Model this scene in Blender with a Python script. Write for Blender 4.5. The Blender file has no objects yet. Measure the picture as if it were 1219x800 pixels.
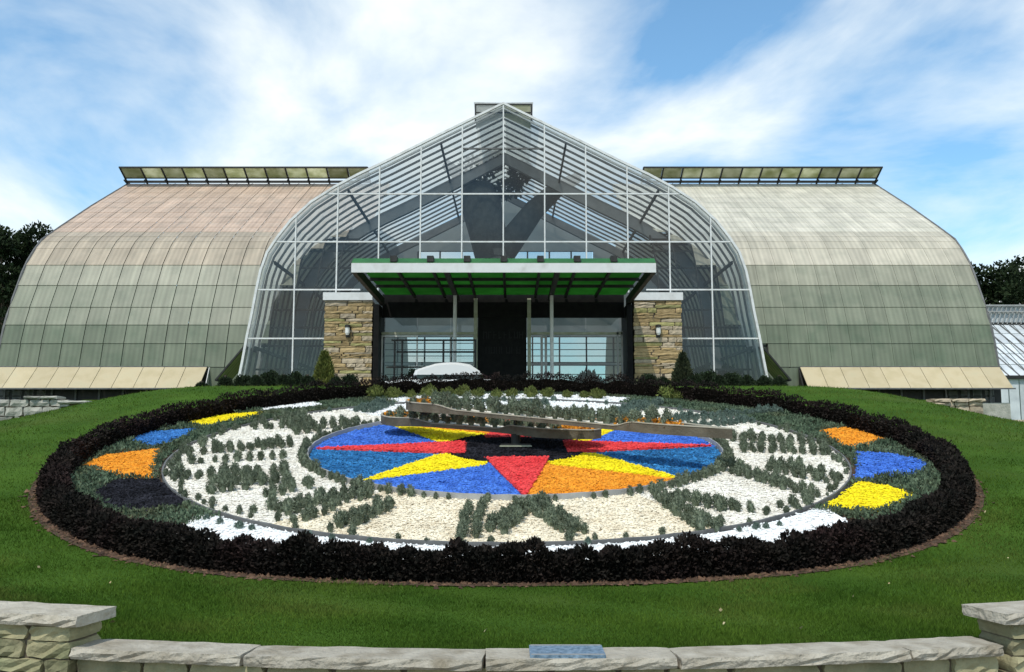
import bpy, math, random
import numpy as np
from mathutils import Vector, Matrix
random.seed(7); rng = np.random.default_rng(11)
R = math.radians
scene = bpy.context.scene
C = scene.collection

# ------------------------------------------------------------------ camera, sky, sun, exposure
# world units are metres; z = 0 is the photographer's eye level; y runs from the camera to the building
F = 1107.0; TH = math.atan(125 / F)
cam = bpy.data.cameras.new('camera'); cam.sensor_width = 36; cam.lens = 36 * F / 1219.0
cam.clip_start = 0.1; cam.clip_end = 6000
camo = bpy.data.objects.new('camera', cam); C.objects.link(camo)
camo.rotation_euler = (R(90) + TH, 0, 0)
scene.camera = camo
SUN_EL, SUN_AZ = 56, 205          # azimuth: direction the light comes FROM, clockwise from +y
world = bpy.data.worlds.new('World'); scene.world = world; world.use_nodes = True
nt = world.node_tree; N = nt.nodes; L = nt.links
bg = N['Background']; bg.inputs['Strength'].default_value = 0.1
sky = N.new('ShaderNodeTexSky'); sky.sky_type = 'NISHITA'; sky.sun_disc = False
sky.sun_elevation = R(SUN_EL); sky.sun_rotation = R(SUN_AZ); sky.ozone_density = 1.6; sky.dust_density = 0.6
tc = N.new('ShaderNodeTexCoord')
sx = N.new('ShaderNodeSeparateXYZ'); L.new(tc.outputs['Generated'], sx.inputs[0])
zz = N.new('ShaderNodeMath'); zz.operation = 'ADD'; zz.inputs[1].default_value = 0.32; L.new(sx.outputs['Z'], zz.inputs[0])
zm = N.new('ShaderNodeMath'); zm.operation = 'MAXIMUM'; zm.inputs[1].default_value = 0.12; L.new(zz.outputs[0], zm.inputs[0])
dx = N.new('ShaderNodeMath'); dx.operation = 'DIVIDE'; L.new(sx.outputs['X'], dx.inputs[0]); L.new(zm.outputs[0], dx.inputs[1])
dy = N.new('ShaderNodeMath'); dy.operation = 'DIVIDE'; L.new(sx.outputs['Y'], dy.inputs[0]); L.new(zm.outputs[0], dy.inputs[1])
cx3 = N.new('ShaderNodeCombineXYZ'); L.new(dx.outputs[0], cx3.inputs[0]); L.new(dy.outputs[0], cx3.inputs[1])
CLOUD_OFF = (9.7, 8.1, 3.3)
mp = N.new('ShaderNodeMapping'); mp.inputs['Location'].default_value = CLOUD_OFF; L.new(cx3.outputs[0], mp.inputs[0])
n1 = N.new('ShaderNodeTexNoise'); n1.inputs['Scale'].default_value = 1.7; n1.inputs['Detail'].default_value = 7
n1.inputs['Roughness'].default_value = 0.55; n1.inputs['Distortion'].default_value = 0.35
L.new(mp.outputs[0], n1.inputs['Vector'])
cr = N.new('ShaderNodeValToRGB'); cr.color_ramp.elements[0].position = 0.39; cr.color_ramp.elements[0].color = (0.03, 0.03, 0.03, 1); cr.color_ramp.elements[1].position = 0.62
L.new(n1.outputs['Fac'], cr.inputs[0])
n2 = N.new('ShaderNodeTexNoise'); n2.inputs['Scale'].default_value = 5; n2.inputs['Detail'].default_value = 5
L.new(mp.outputs[0], n2.inputs['Vector'])
cc = N.new('ShaderNodeMixRGB'); cc.inputs[1].default_value = (7.0, 8.3, 9.0, 1); cc.inputs[2].default_value = (10.8, 10.8, 10.3, 1)
L.new(n2.outputs['Fac'], cc.inputs[0])
sb = N.new('ShaderNodeMixRGB'); sb.blend_type = 'MULTIPLY'; sb.inputs[0].default_value = 1; sb.inputs[2].default_value = (1.2, 1.72, 1.8, 1)
L.new(sky.outputs[0], sb.inputs[1])
mx = N.new('ShaderNodeMixRGB'); L.new(cr.outputs[0], mx.inputs[0]); L.new(sb.outputs[0], mx.inputs[1]); L.new(cc.outputs[0], mx.inputs[2])
L.new(mx.outputs[0], bg.inputs['Color'])
sun = bpy.data.lights.new('sun', 'SUN'); sun.energy = 2.6; sun.angle = R(0.6); sun.color = (1, 0.95, 0.87)
so = bpy.data.objects.new('sun', sun); C.objects.link(so)
sd = Vector((math.sin(R(SUN_AZ)) * math.cos(R(SUN_EL)), math.cos(R(SUN_AZ)) * math.cos(R(SUN_EL)), math.sin(R(SUN_EL))))
so.rotation_euler = sd.to_track_quat('Z', 'Y').to_euler()
vs = scene.view_settings; vs.view_transform = 'Standard'; vs.look = 'None'; vs.exposure = 0.2; vs.gamma = 1

# ------------------------------------------------------------------ measuring helpers (photo angles -> metres)
ct, st = math.cos(TH), math.sin(TH)
def ray(px, py):
    a = (px - 609.5) / F; b = (400 - py) / F
    return a, ct - b * st, st + b * ct
def at(px, py, D):                       # point seen at that angle, D metres away
    x, d, z = ray(px, py); t = D / d
    return Vector((x * t, D, z * t))
XC, DK, ZC, S = -0.1, 19.9, -0.19, 0.195  # centre and slope of the flower clock
SQ = math.sqrt(1 + S * S)
def smax(a, m, k): return m + k * np.logaddexp(0, (a - m) / k)
def sstep(x, a, b):
    t = np.clip((x - a) / (b - a), 0, 1); return t * t * (3 - 2 * t)
def ground(X, D):
    p = ZC + S * (np.asarray(D, float) - DK)
    p = smax(p, -1.7, 0.12)
    p = 1.8 - (smax(1.8 - p, 0.0, 0.06))
    aX = np.abs(np.asarray(X, float) - XC)
    ex = np.clip(aX - 9.4, 0, 16)
    drop = 0.034 * ex ** 2 * sstep(D, 17, 33) * (1 - sstep(D, 39.6, 40.6) * (1 - sstep(aX, 19.5, 22)))
    return p - np.minimum(drop, 2.4)
def disc(px, py, h=0.0):                 # clock-face coordinates of a point seen on the slope
    x, d, z = ray(px, py)
    t = (ZC + h - S * DK) / (z - S * d)
    return np.array((x * t - XC, (d * t - DK) * SQ))
def on(x, d, h=0.0):                     # clock-face coordinates -> world
    X = XC + x; D = DK + d / SQ
    return Vector((X, D, float(ground(X, D)) + h))

# ------------------------------------------------------------------ materials
M = {}
def mat(name, c1, c2=None, scale=6, rough=0.8, bump=0.0, bscale=None, island=0.0, objrand=0.0, spec=0.3, metal=0.0, transl=0.0, detail=6, coord='Object', stain=None, clear=0.0, ribs=0.0):
    m = bpy.data.materials.new(name); m.use_nodes = True; n = m.node_tree.nodes; l = m.node_tree.links
    p = n['Principled BSDF']; out = n['Material Output']
    p.inputs['Roughness'].default_value = rough; p.inputs['Specular IOR Level'].default_value = spec; p.inputs['Metallic'].default_value = metal
    t = n.new('ShaderNodeTexCoord')
    vec = t.outputs[coord if coord != 'World' else 'Object']
    nz = n.new('ShaderNodeTexNoise'); nz.inputs['Scale'].default_value = scale; nz.inputs['Detail'].default_value = detail
    if coord == 'World':
        g = n.new('ShaderNodeNewGeometry'); vec = g.outputs['Position']
    l.new(vec, nz.inputs['Vector'])
    mxn = n.new('ShaderNodeMixRGB'); mxn.inputs[1].default_value = (*c1, 1); mxn.inputs[2].default_value = (*(c2 or c1), 1)
    r = n.new('ShaderNodeValToRGB'); r.color_ramp.elements[0].position = 0.33; r.color_ramp.elements[1].position = 0.67
    l.new(nz.outputs['Fac'], r.inputs[0]); l.new(r.outputs[0], mxn.inputs[0])
    col = mxn.outputs[0]
    if stain:                            # (colour, scale, amount)
        ns = n.new('ShaderNodeTexNoise'); ns.inputs['Scale'].default_value = stain[1]; ns.inputs['Detail'].default_value = 8; l.new(vec, ns.inputs['Vector'])
        rs = n.new('ShaderNodeValToRGB'); rs.color_ramp.elements[0].position = 0.5; rs.color_ramp.elements[1].position = 0.75
        rs.color_ramp.elements[1].color = (stain[2],) * 3 + (1,)
        l.new(ns.outputs['Fac'], rs.inputs[0])
        ms = n.new('ShaderNodeMixRGB'); l.new(rs.outputs[0], ms.inputs[0]); l.new(col, ms.inputs[1]); ms.inputs[2].default_value = (*stain[0], 1); col = ms.outputs[0]
    for amt, src in ((island, 'isl'), (objrand, 'obj')):
        if amt:
            if src == 'isl': g = n.new('ShaderNodeNewGeometry'); o = g.outputs['Random Per Island']
            else: g = n.new('ShaderNodeObjectInfo'); o = g.outputs['Random']
            mr = n.new('ShaderNodeMapRange'); mr.inputs[3].default_value = 1 - amt; mr.inputs[4].default_value = 1 + amt; l.new(o, mr.inputs[0])
            hs = n.new('ShaderNodeHueSaturation'); l.new(mr.outputs[0], hs.inputs['Value']); l.new(col, hs.inputs['Color']); col = hs.outputs[0]
    l.new(col, p.inputs['Base Color'])
    if ribs:
        mpg = n.new('ShaderNodeMapping'); mpg.inputs['Scale'].default_value = (3.2, 0.25, 0.25); l.new(vec, mpg.inputs[0])
        nst = n.new('ShaderNodeTexNoise'); nst.inputs['Scale'].default_value = 1.0; nst.inputs['Detail'].default_value = 6; l.new(mpg.outputs[0], nst.inputs['Vector'])
        wv_ = n.new('ShaderNodeTexWave'); wv_.inputs['Scale'].default_value = 1.18; wv_.inputs['Distortion'].default_value = 0.4; l.new(vec, wv_.inputs['Vector'])
        ad = n.new('ShaderNodeMath'); ad.operation = 'MULTIPLY_ADD'; l.new(wv_.outputs['Fac'], ad.inputs[0]); ad.inputs[1].default_value = 0.22; l.new(nst.outputs['Fac'], ad.inputs[2])
        mr2 = n.new('ShaderNodeMapRange'); mr2.inputs[1].default_value = 0.3; mr2.inputs[2].default_value = 0.95; mr2.inputs[3].default_value = 1 - ribs; mr2.inputs[4].default_value = 1 + ribs; l.new(ad.outputs[0], mr2.inputs[0])
        hs2 = n.new('ShaderNodeHueSaturation'); l.new(mr2.outputs[0], hs2.inputs['Value']); l.new(col, hs2.inputs['Color']); l.new(hs2.outputs[0], p.inputs['Base Color']); col = hs2.outputs[0]
    if bump:
        nb = n.new('ShaderNodeTexNoise'); nb.inputs['Scale'].default_value = bscale or scale * 4; nb.inputs['Detail'].default_value = 8; l.new(vec, nb.inputs['Vector'])
        b = n.new('ShaderNodeBump'); b.inputs['Strength'].default_value = bump; b.inputs['Distance'].default_value = 0.03
        l.new(nb.outputs['Fac'], b.inputs['Height']); l.new(b.outputs[0], p.inputs['Normal'])
    if transl:
        tr = n.new('ShaderNodeBsdfTranslucent'); l.new(col, tr.inputs['Color'])
        ms = n.new('ShaderNodeMixShader'); ms.inputs[0].default_value = transl
        l.new(p.outputs[0], ms.inputs[1]); l.new(tr.outputs[0], ms.inputs[2]); l.new(ms.outputs[0], out.inputs['Surface'])
        if clear:
            tp_ = n.new('ShaderNodeBsdfTransparent'); tp_.inputs[0].default_value = (0.85, 0.87, 0.86, 1); mc = n.new('ShaderNodeMixShader'); mc.inputs[0].default_value = clear
            l.new(ms.outputs[0], mc.inputs[1]); l.new(tp_.outputs[0], mc.inputs[2]); l.new(mc.outputs[0], out.inputs['Surface'])
    M[name] = m; return m
def glass(name, tint, rough=0.02, gloss=1.0):
    m = bpy.data.materials.new(name); m.use_nodes = True; n = m.node_tree.nodes; l = m.node_tree.links
    n.remove(n['Principled BSDF'])
    t = n.new('ShaderNodeBsdfTransparent'); t.inputs[0].default_value = (*tint, 1)
    g = n.new('ShaderNodeBsdfGlossy'); g.inputs['Roughness'].default_value = rough; g.inputs[0].default_value = (gloss,) * 3 + (1,)
    fr = n.new('ShaderNodeFresnel'); fr.inputs[0].default_value = 1.5
    nz = n.new('ShaderNodeTexNoise'); nz.inputs['Scale'].default_value = 0.9; b = n.new('ShaderNodeBump'); b.inputs['Strength'].default_value = 0.06
    l.new(nz.outputs['Fac'], b.inputs['Height']); l.new(b.outputs[0], g.inputs['Normal'])
    s = n.new('ShaderNodeMixShader'); l.new(fr.outputs[0], s.inputs[0]); l.new(t.outputs[0], s.inputs[1]); l.new(g.outputs[0], s.inputs[2])
    l.new(s.outputs[0], n['Material Output'].inputs['Surface']); M[name] = m; return m

mat('lawn', (0.034, 0.076, 0.009), (0.055, 0.110, 0.014), 0.9, 0.95, 0.6, 40, spec=0.05, coord='World', stain=((0.075, 0.10, 0.022), 0.35, 0.6))
mat('blade', (0.043, 0.092, 0.010), (0.084, 0.146, 0.017), 0.7, 0.85, spec=0.08, island=0.35, transl=0.25, coord='World', stain=((0.115, 0.125, 0.03), 0.55, 0.75))
mat('soil', (0.055, 0.035, 0.022), (0.095, 0.06, 0.038), 5, 0.95, 0.9, 30, coord='World')
mat('mulch', (0.06, 0.033, 0.02), (0.13, 0.075, 0.045), 5, 0.95, island=0.5)
mat('path', (0.22, 0.2, 0.17), (0.28, 0.26, 0.22), 3, 0.9, 0.3, 60, coord='World')
mat('paving', (0.3, 0.28, 0.25), (0.36, 0.34, 0.3), 2, 0.9, 0.3, 40, coord='World')
def grav(n, c1, c2, isl=0.25): mat('gravel_' + n, c1, c2, 3.0, 0.8, 0.5, 60, island=isl, coord='World', spec=0.25)
grav('white', (0.72, 0.67, 0.57), (0.85, 0.81, 0.72), 0.16)
grav('cream', (0.72, 0.62, 0.45), (0.84, 0.76, 0.59), 0.15)
grav('bright', (0.80, 0.80, 0.78), (0.88, 0.88, 0.86), 0.1)
grav('yellow', (0.80, 0.62, 0.005), (0.88, 0.74, 0.01), 0.14)
grav('orange', (0.72, 0.25, 0.012), (0.82, 0.33, 0.025), 0.2)
grav('red', (0.66, 0.035, 0.04), (0.78, 0.07, 0.07), 0.2)
grav('blue', (0.035, 0.12, 0.48), (0.07, 0.2, 0.64), 0.3)
grav('teal', (0.010, 0.10, 0.26), (0.035, 0.20, 0.44), 0.5)
grav('sky', (0.02, 0.12, 0.36), (0.05, 0.2, 0.5), 0.3)
grav('black', (0.006, 0.006, 0.008), (0.022, 0.022, 0.028), 0.6); M['gravel_black'].node_tree.nodes['Principled BSDF'].inputs['Specular IOR Level'].default_value = 0.08
mat('santolina', (0.10, 0.125, 0.08), (0.21, 0.24, 0.17), 14, 0.9, spec=0.1, island=0.3, objrand=0.2, transl=0.12)
mat('silver_leaf', (0.10, 0.15, 0.12), (0.19, 0.25, 0.21), 14, 0.85, island=0.3, objrand=0.15, transl=0.12)
mat('olive_leaf', (0.10, 0.13, 0.03), (0.17, 0.19, 0.05), 10, 0.85, island=0.3, objrand=0.2, transl=0.15)
mat('cover_leaf', (0.055, 0.09, 0.05), (0.13, 0.18, 0.11), 1.6, 0.85, island=0.35, transl=0.12, coord='World', stain=((0.12, 0.10, 0.04), 0.9, 0.6))
mat('hedge_leaf', (0.009, 0.009, 0.007), (0.021, 0.016, 0.013), 3, 0.8, island=0.7, spec=0.1, coord='World', stain=((0.034, 0.016, 0.016), 1.0, 0.6))
mat('hedge_core', (0.006, 0.005, 0.004), None, 3, 1.0, spec=0)
mat('dark_leaf', (0.010, 0.018, 0.008), (0.028, 0.045, 0.018), 5, 0.7, island=0.5, spec=0.2, transl=0.1)
mat('tree_leaf', (0.010, 0.018, 0.008), (0.03, 0.045, 0.018), 0.8, 0.8, island=0.4, spec=0.1, transl=0.1)
mat('conifer', (0.075, 0.10, 0.02), (0.16, 0.17, 0.035), 6, 0.8, island=0.3, transl=0.1)
mat('conifer_dark', (0.02, 0.03, 0.012), (0.05, 0.06, 0.025), 6, 0.8, island=0.3)
mat('dry_leaf', (0.30, 0.22, 0.10), (0.45, 0.38, 0.22), 9, 0.8, island=0.3)
mat('bark', (0.05, 0.04, 0.03), (0.09, 0.07, 0.05), 8, 0.95, 0.8, 30)
mat('orange_flower', (0.62, 0.22, 0.012), (0.78, 0.36, 0.03), 10, 0.7, island=0.3, transl=0.15)
mat('tree_grey', (0.03, 0.037, 0.037), (0.06, 0.068, 0.066), 3, 0.9, 0.6, 12)
mat('white_metal', (0.62, 0.62, 0.60), (0.72, 0.72, 0.70), 6, 0.5, stain=((0.32, 0.29, 0.25), 3, 0.5))
mat('grey_metal', (0.32, 0.32, 0.31), (0.42, 0.41, 0.39), 4, 0.5, metal=0.3, stain=((0.2, 0.17, 0.13), 3, 0.4))
mat('dark_metal', (0.018, 0.018, 0.017), (0.035, 0.034, 0.03), 4, 0.55)
mat('rib_metal', (0.10, 0.10, 0.098), (0.15, 0.15, 0.145), 4, 0.6)
mat('arch_grey', (0.17, 0.18, 0.185), (0.22, 0.23, 0.235), 2, 0.7)
mat('trough', (0.085, 0.072, 0.05), (0.15, 0.13, 0.095), 3, 0.55, 0.3, 25, metal=0.3, stain=((0.07, 0.05, 0.03), 4, 0.7))
mat('backing', (0.03, 0.03, 0.028), (0.05, 0.05, 0.045), 2, 0.9)
mat('roof_fibre', (0.66, 0.66, 0.63), (0.76, 0.75, 0.71), 1.2, 0.6, transl=0.7, clear=0.4, stain=((0.4, 0.4, 0.35), 1.5, 0.5))
PT = dict(rough=0.45, bump=0.12, bscale=9, objrand=0.07, coord='World')
PT['transl'] = 0.22; PT['ribs'] = 0.22
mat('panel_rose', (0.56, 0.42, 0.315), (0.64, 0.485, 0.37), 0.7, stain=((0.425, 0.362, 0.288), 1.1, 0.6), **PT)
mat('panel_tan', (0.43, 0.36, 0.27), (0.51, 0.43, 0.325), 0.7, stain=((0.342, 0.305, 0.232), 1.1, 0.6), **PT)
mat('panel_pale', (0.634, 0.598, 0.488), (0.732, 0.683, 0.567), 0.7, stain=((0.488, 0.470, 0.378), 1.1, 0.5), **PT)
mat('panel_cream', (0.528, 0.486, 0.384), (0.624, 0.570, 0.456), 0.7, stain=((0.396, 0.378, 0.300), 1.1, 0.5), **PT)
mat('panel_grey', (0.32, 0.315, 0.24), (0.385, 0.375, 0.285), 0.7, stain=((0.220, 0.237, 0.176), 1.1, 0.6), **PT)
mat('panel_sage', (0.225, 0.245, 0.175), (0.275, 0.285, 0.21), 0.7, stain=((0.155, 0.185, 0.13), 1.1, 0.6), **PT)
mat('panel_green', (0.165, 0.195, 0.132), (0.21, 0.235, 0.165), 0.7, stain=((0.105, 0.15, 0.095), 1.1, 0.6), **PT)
mat('awning', (0.43, 0.355, 0.215), (0.52, 0.43, 0.28), 1.5, 0.7, 0.1, 12, objrand=0.06, coord='World', stain=((0.36, 0.33, 0.2), 1.5, 0.5))
mat('vent_glass', (0.40, 0.41, 0.24), (0.68, 0.67, 0.52), 1.2, 0.3, transl=0.7, objrand=0.3, coord='World')
mat('vent_green', (0.16, 0.21, 0.09), (0.24, 0.28, 0.13), 1.2, 0.4, transl=0.6, coord='World')
mat('green_fibre', (0.07, 0.22, 0.06), (0.10, 0.28, 0.085), 1.5, 0.5, transl=0.75, objrand=0.12, coord='World')
mat('green_paint', (0.02, 0.10, 0.025), (0.03, 0.14, 0.035), 2, 0.5)
mat('white_paint', (0.60, 0.60, 0.58), (0.68, 0.68, 0.66), 2, 0.6, stain=((0.40, 0.385, 0.35), 2, 0.6))
mat('stone_a', (0.30, 0.215, 0.10), (0.40, 0.29, 0.15), 5, 0.9, 0.8, 12, objrand=0.32, coord='World', stain=((0.18, 0.15, 0.08), 4, 0.6))
mat('stone_b', (0.34, 0.28, 0.20), (0.44, 0.36, 0.25), 5, 0.9, 0.8, 12, objrand=0.25, coord='World', stain=((0.2, 0.16, 0.1), 4, 0.5))
mat('stone_c', (0.26, 0.24, 0.09), (0.36, 0.33, 0.15), 5, 0.9, 0.8, 12, objrand=0.25, coord='World')
mat('mortar', (0.10, 0.08, 0.055), (0.15, 0.12, 0.085), 6, 1.0, coord='World')
mat('wall_stone', (0.20, 0.18, 0.10), (0.32, 0.29, 0.17), 4, 0.9, 0.9, 16, objrand=0.25, coord='World', stain=((0.10, 0.13, 0.06), 2.5, 0.7))
mat('coping', (0.33, 0.295, 0.235), (0.46, 0.42, 0.345), 5, 0.9, 1.0, 26, objrand=0.1, spec=0.1, coord='World', stain=((0.20, 0.165, 0.11), 4, 0.8))
mat('rim_stone', (0.30, 0.28, 0.22), (0.42, 0.39, 0.31), 5, 0.8, stain=((0.15, 0.12, 0.08), 5, 0.7))
mat('grey_stone', (0.26, 0.26, 0.22), (0.38, 0.36, 0.31), 3, 0.9, 0.9, 12, objrand=0.25, coord='World', stain=((0.14, 0.14, 0.1), 2, 0.6))
mat('plaque', (0.09, 0.15, 0.21), (0.26, 0.36, 0.46), 30, 0.45, 0.3, 60, metal=0.4)
mat('door_dark', (0.006, 0.006, 0.006), (0.011, 0.011, 0.010), 4, 0.6, spec=0.1)
mat('letter', (0.022, 0.022, 0.022), None, 4, 0.6, spec=0.1)
mat('olive_metal', (0.30, 0.31, 0.20), (0.42, 0.43, 0.34), 4, 0.5)
mat('interior_wall', (0.38, 0.38, 0.37), (0.44, 0.44, 0.43), 1, 0.8, transl=0.5)
mat('window_fibre', (0.72, 0.72, 0.70), (0.8, 0.8, 0.78), 3, 0.5, transl=0.75, clear=0.7)
mat('floor', (0.12, 0.12, 0.11), (0.18, 0.17, 0.16), 2, 0.9)
mat('lamp_white', (0.7, 0.7, 0.66), None, 4, 0.4)
mat('car_white', (0.62, 0.62, 0.61), None, 4, 0.2, spec=0.6)
mat('rubber', (0.015, 0.015, 0.015), None, 4, 0.8)
mat('far_glass', (0.50, 0.53, 0.54), (0.62, 0.65, 0.66), 1.2, 0.25, objrand=0.12, coord='World', stain=((0.33, 0.36, 0.38), 1.0, 0.6))
glass('pane_glass', (0.82, 0.85, 0.84)); glass('door_glass', (0.62, 0.68, 0.66)); glass('car_glass', (0.1, 0.12, 0.12))

# ------------------------------------------------------------------ object helpers
W = {}                                   # world origin of every object (parents are never rotated)
def tag(o, label=None, cat=None, group=None, kind=None):
    if label: o['label'] = label
    if cat: o['category'] = cat
    if group: o['group'] = group
    if kind: o['kind'] = kind
    return o
def empty(name, loc, label, cat, group=None):
    o = bpy.data.objects.new(name, None); C.objects.link(o); o.location = loc; W[o] = Vector(loc); o.empty_display_size = 0.3
    return tag(o, label, cat, group)
def place(name, me, loc, parent=None, rot=(0, 0, 0), scale=(1, 1, 1)):
    o = bpy.data.objects.new(name, me); C.objects.link(o)
    W[o] = Vector(loc)
    if parent is not None: o.parent = parent; o.location = Vector(loc) - W[parent]
    else: o.location = loc
    o.rotation_euler = rot; o.scale = scale
    return o
def mesh(name, v, f, m, smooth=False):
    me = bpy.data.meshes.new(name)
    v = np.asarray(v, np.float32).reshape(-1, 3)
    if isinstance(f, np.ndarray):
        k = f.shape[1]; nf = len(f)
        me.vertices.add(len(v)); me.vertices.foreach_set('co', v.ravel())
        me.loops.add(nf * k); me.loops.foreach_set('vertex_index', f.astype(np.int32).ravel())
        me.polygons.add(nf); me.polygons.foreach_set('loop_start', np.arange(0, nf * k, k, dtype=np.int32))
        me.update(calc_edges=True)
    else:
        me.from_pydata(v.tolist(), [], f)
    if m: me.materials.append(M[m])
    if smooth: me.polygons.foreach_set('use_smooth', [True] * len(me.polygons))
    me.update()
    return me
def build(name, v, f, m, parent=None, smooth=False, origin=None):
    v = np.asarray(v, np.float64).reshape(-1, 3)
    if origin is None:
        lo, hi = v.min(0), v.max(0); origin = ((lo[0] + hi[0]) / 2, (lo[1] + hi[1]) / 2, lo[2])
    return place(name, mesh(name, v - np.array(origin), f, m, smooth), origin, parent)
class MB:
    def __init__(s): s.v = []; s.f = []
    def add(s, v, f):
        b = len(s.v); s.v += [tuple(x) for x in v]; s.f += [tuple(i + b for i in q) for q in f]; return s
    def box(s, x0, x1, y0, y1, z0, z1):
        return s.add([(x0, y0, z0), (x1, y0, z0), (x1, y1, z0), (x0, y1, z0), (x0, y0, z1), (x1, y0, z1), (x1, y1, z1), (x0, y1, z1)],
                     [(0, 3, 2, 1), (4, 5, 6, 7), (0, 1, 5, 4), (1, 2, 6, 5), (2, 3, 7, 6), (3, 0, 4, 7)])
    def bar(s, a, b, w, h=None, up=(0, 0, 1)):
        a, b = Vector(a), Vector(b); h = h or w; t = (b - a).normalized(); u = Vector(up)
        if abs(t.dot(u)) > 0.98: u = Vector((0, 1, 0))
        n = t.cross(u).normalized() * (w / 2); m = n.cross(t).normalized() * (h / 2)
        return s.add([a - n - m, a + n - m, a + n + m, a - n + m, b - n - m, b + n - m, b + n + m, b - n + m],
                     [(0, 3, 2, 1), (4, 5, 6, 7), (0, 1, 5, 4), (1, 2, 6, 5), (2, 3, 7, 6), (3, 0, 4, 7)])
    def slab(s, q, t):                    # quad q with thickness vector t
        q = [Vector(p) for p in q]; t = Vector(t); n = len(q)
        return s.add(q + [p + t for p in q], [tuple(range(n - 1, -1, -1)), tuple(range(n, 2 * n))] + [(i, (i + 1) % n, n + (i + 1) % n, n + i) for i in range(n)])
    def tube(s, pts, rad, k=6):
        pts = [Vector(p) for p in pts]; rad = rad if hasattr(rad, '__len__') else [rad] * len(pts); vs = []; fs = []
        for i, p in enumerate(pts):
            t = (pts[min(i + 1, len(pts) - 1)] - pts[max(i - 1, 0)]).normalized(); u = Vector((0, 0, 1)) if abs(t.z) < 0.9 else Vector((0, 1, 0))
            n = t.cross(u).normalized(); m = n.cross(t)
            for j in range(k): a = 2 * math.pi * j / k; vs.append(p + n * math.cos(a) * rad[i] + m * math.sin(a) * rad[i])
        for i in range(len(pts) - 1):
            for j in range(k): fs.append((i * k + j, i * k + (j + 1) % k, (i + 1) * k + (j + 1) % k, (i + 1) * k + j))
        fs += [tuple(range(k - 1, -1, -1)), tuple((len(pts) - 1) * k + j for j in range(k))]
        return s.add(vs, fs)
    def build(s, name, m, parent=None, smooth=False): return build(name, s.v, s.f, m, parent, smooth)
def leaves(P, Nrm, ln, wd, spread=0.6, g=rng):
    """a bent diamond leaf (2 triangles) at every point, pointing along Nrm + noise"""
    n = len(P); d = Nrm + g.normal(0, spread, (n, 3)); d /= np.linalg.norm(d, axis=1, keepdims=True) + 1e-9
    s = np.cross(d, g.normal(0, 1, (n, 3))); s /= np.linalg.norm(s, axis=1, keepdims=True) + 1e-9
    l = (ln * g.uniform(0.6, 1.3, n))[:, None]; w = (wd * g.uniform(0.6, 1.3, n))[:, None]
    up = np.cross(d, s) * l * 0.12
    V = np.stack([P, P + d * l * 0.5 + s * w + up, P + d * l, P + d * l * 0.5 - s * w + up], 1).reshape(-1, 3)
    return V, np.arange(4 * n).reshape(n, 4)
def tri_leaf(Q): return np.concatenate([Q[:, [0, 1, 2]], Q[:, [0, 2, 3]]])
def bush_mesh(name, m, n, rx, h, ln, wd, seed, core=True):
    g = np.random.default_rng(seed)
    u = g.normal(0, 1, (n, 3)); u /= np.linalg.norm(u, axis=1, keepdims=True); u[:, 2] = np.abs(u[:, 2]) * 1.1 - 0.25
    rr = g.uniform(0.55, 1.0, n)[:, None]
    lump = 1 + 0.16 * np.sin(u[:, [0]] * 5 + seed) * np.cos(u[:, [1]] * 4 - seed)
    P = u * rr * lump * np.array([rx, rx, h * 0.62]) * 0.85; P[:, 2] += h * 0.36; P[:, 2] = np.maximum(P[:, 2], 0.0)
    V, Q = leaves(P, u + np.array([0, 0, 0.35]), ln, wd, 0.5, g)
    V = list(map(tuple, V)); Fc = [tuple(q) for q in Q]
    mb = MB()
    if core:
        mb.tube([(0, 0, 0), (0, 0, h * 0.25), (0, 0, h * 0.55), (0, 0, h * 0.78)], [rx * 0.45, rx * 0.68, rx * 0.55, rx * 0.15], 8)
    mb.add(V, Fc)
    return mesh(name, mb.v, mb.f, m)

# ------------------------------------------------------------------ the ground
WC = (0.0, 7.57 + 16.0)                   # centre of the curved front wall
def wall_back(X): return WC[1] - np.sqrt(np.maximum(16.0 ** 2 - np.asarray(X, float) ** 2, 1.0))
xs = np.concatenate([np.linspace(-900, -40, 12), np.linspace(-36, -16, 16), np.linspace(-15.5, 15.5, 94), np.linspace(16, 36, 16), np.linspace(40, 900, 12)])
ts = np.concatenate([np.linspace(0, 1, 64), ])
ys_far = np.concatenate([np.linspace(32.5, 60, 42), [70, 90, 130, 200, 400, 900, 2500]])
vv = []
for X in xs:
    y0 = float(wall_back(np.clip(X, -15.9, 15.9))) - 0.03
    y0 = min(y0, 20)
    col = list(y0 + (32 - y0) * ts) + list(ys_far)
    for D in col:
        z = float(ground(X, D))
        if math.hypot(X - XC, (D - DK) * SQ) < 8.75: z -= 0.06
        vv.append((X, D, z))
nr = len(ts) + len(ys_far); nc = len(xs)
ff = np.array([(i * nr + j, (i + 1) * nr + j, (i + 1) * nr + j + 1, i * nr + j + 1) for i in range(nc - 1) for j in range(nr - 1)])
tag(build('lawn', vv, ff, 'lawn', smooth=True, origin=(0, 20, 0)), kind='structure')
tag(build('path', [(-900, -900, -2.75), (900, -900, -2.75), (900, 9.6, -2.75), (-900, 9.6, -2.75)], [(0, 1, 2, 3)], 'path'), kind='structure')
tag(MB().box(-24, 24, 30.6, 46.9, 1.5, 1.83).build('terrace', 'paving'), kind='structure') if False else None
tag(build('terrace', [(-11, 31.2, 1.81), (10, 31.2, 1.81), (10, 45.0, 1.81), (-11, 45.0, 1.81)], [(0, 1, 2, 3)], 'paving'), kind='structure')

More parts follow.
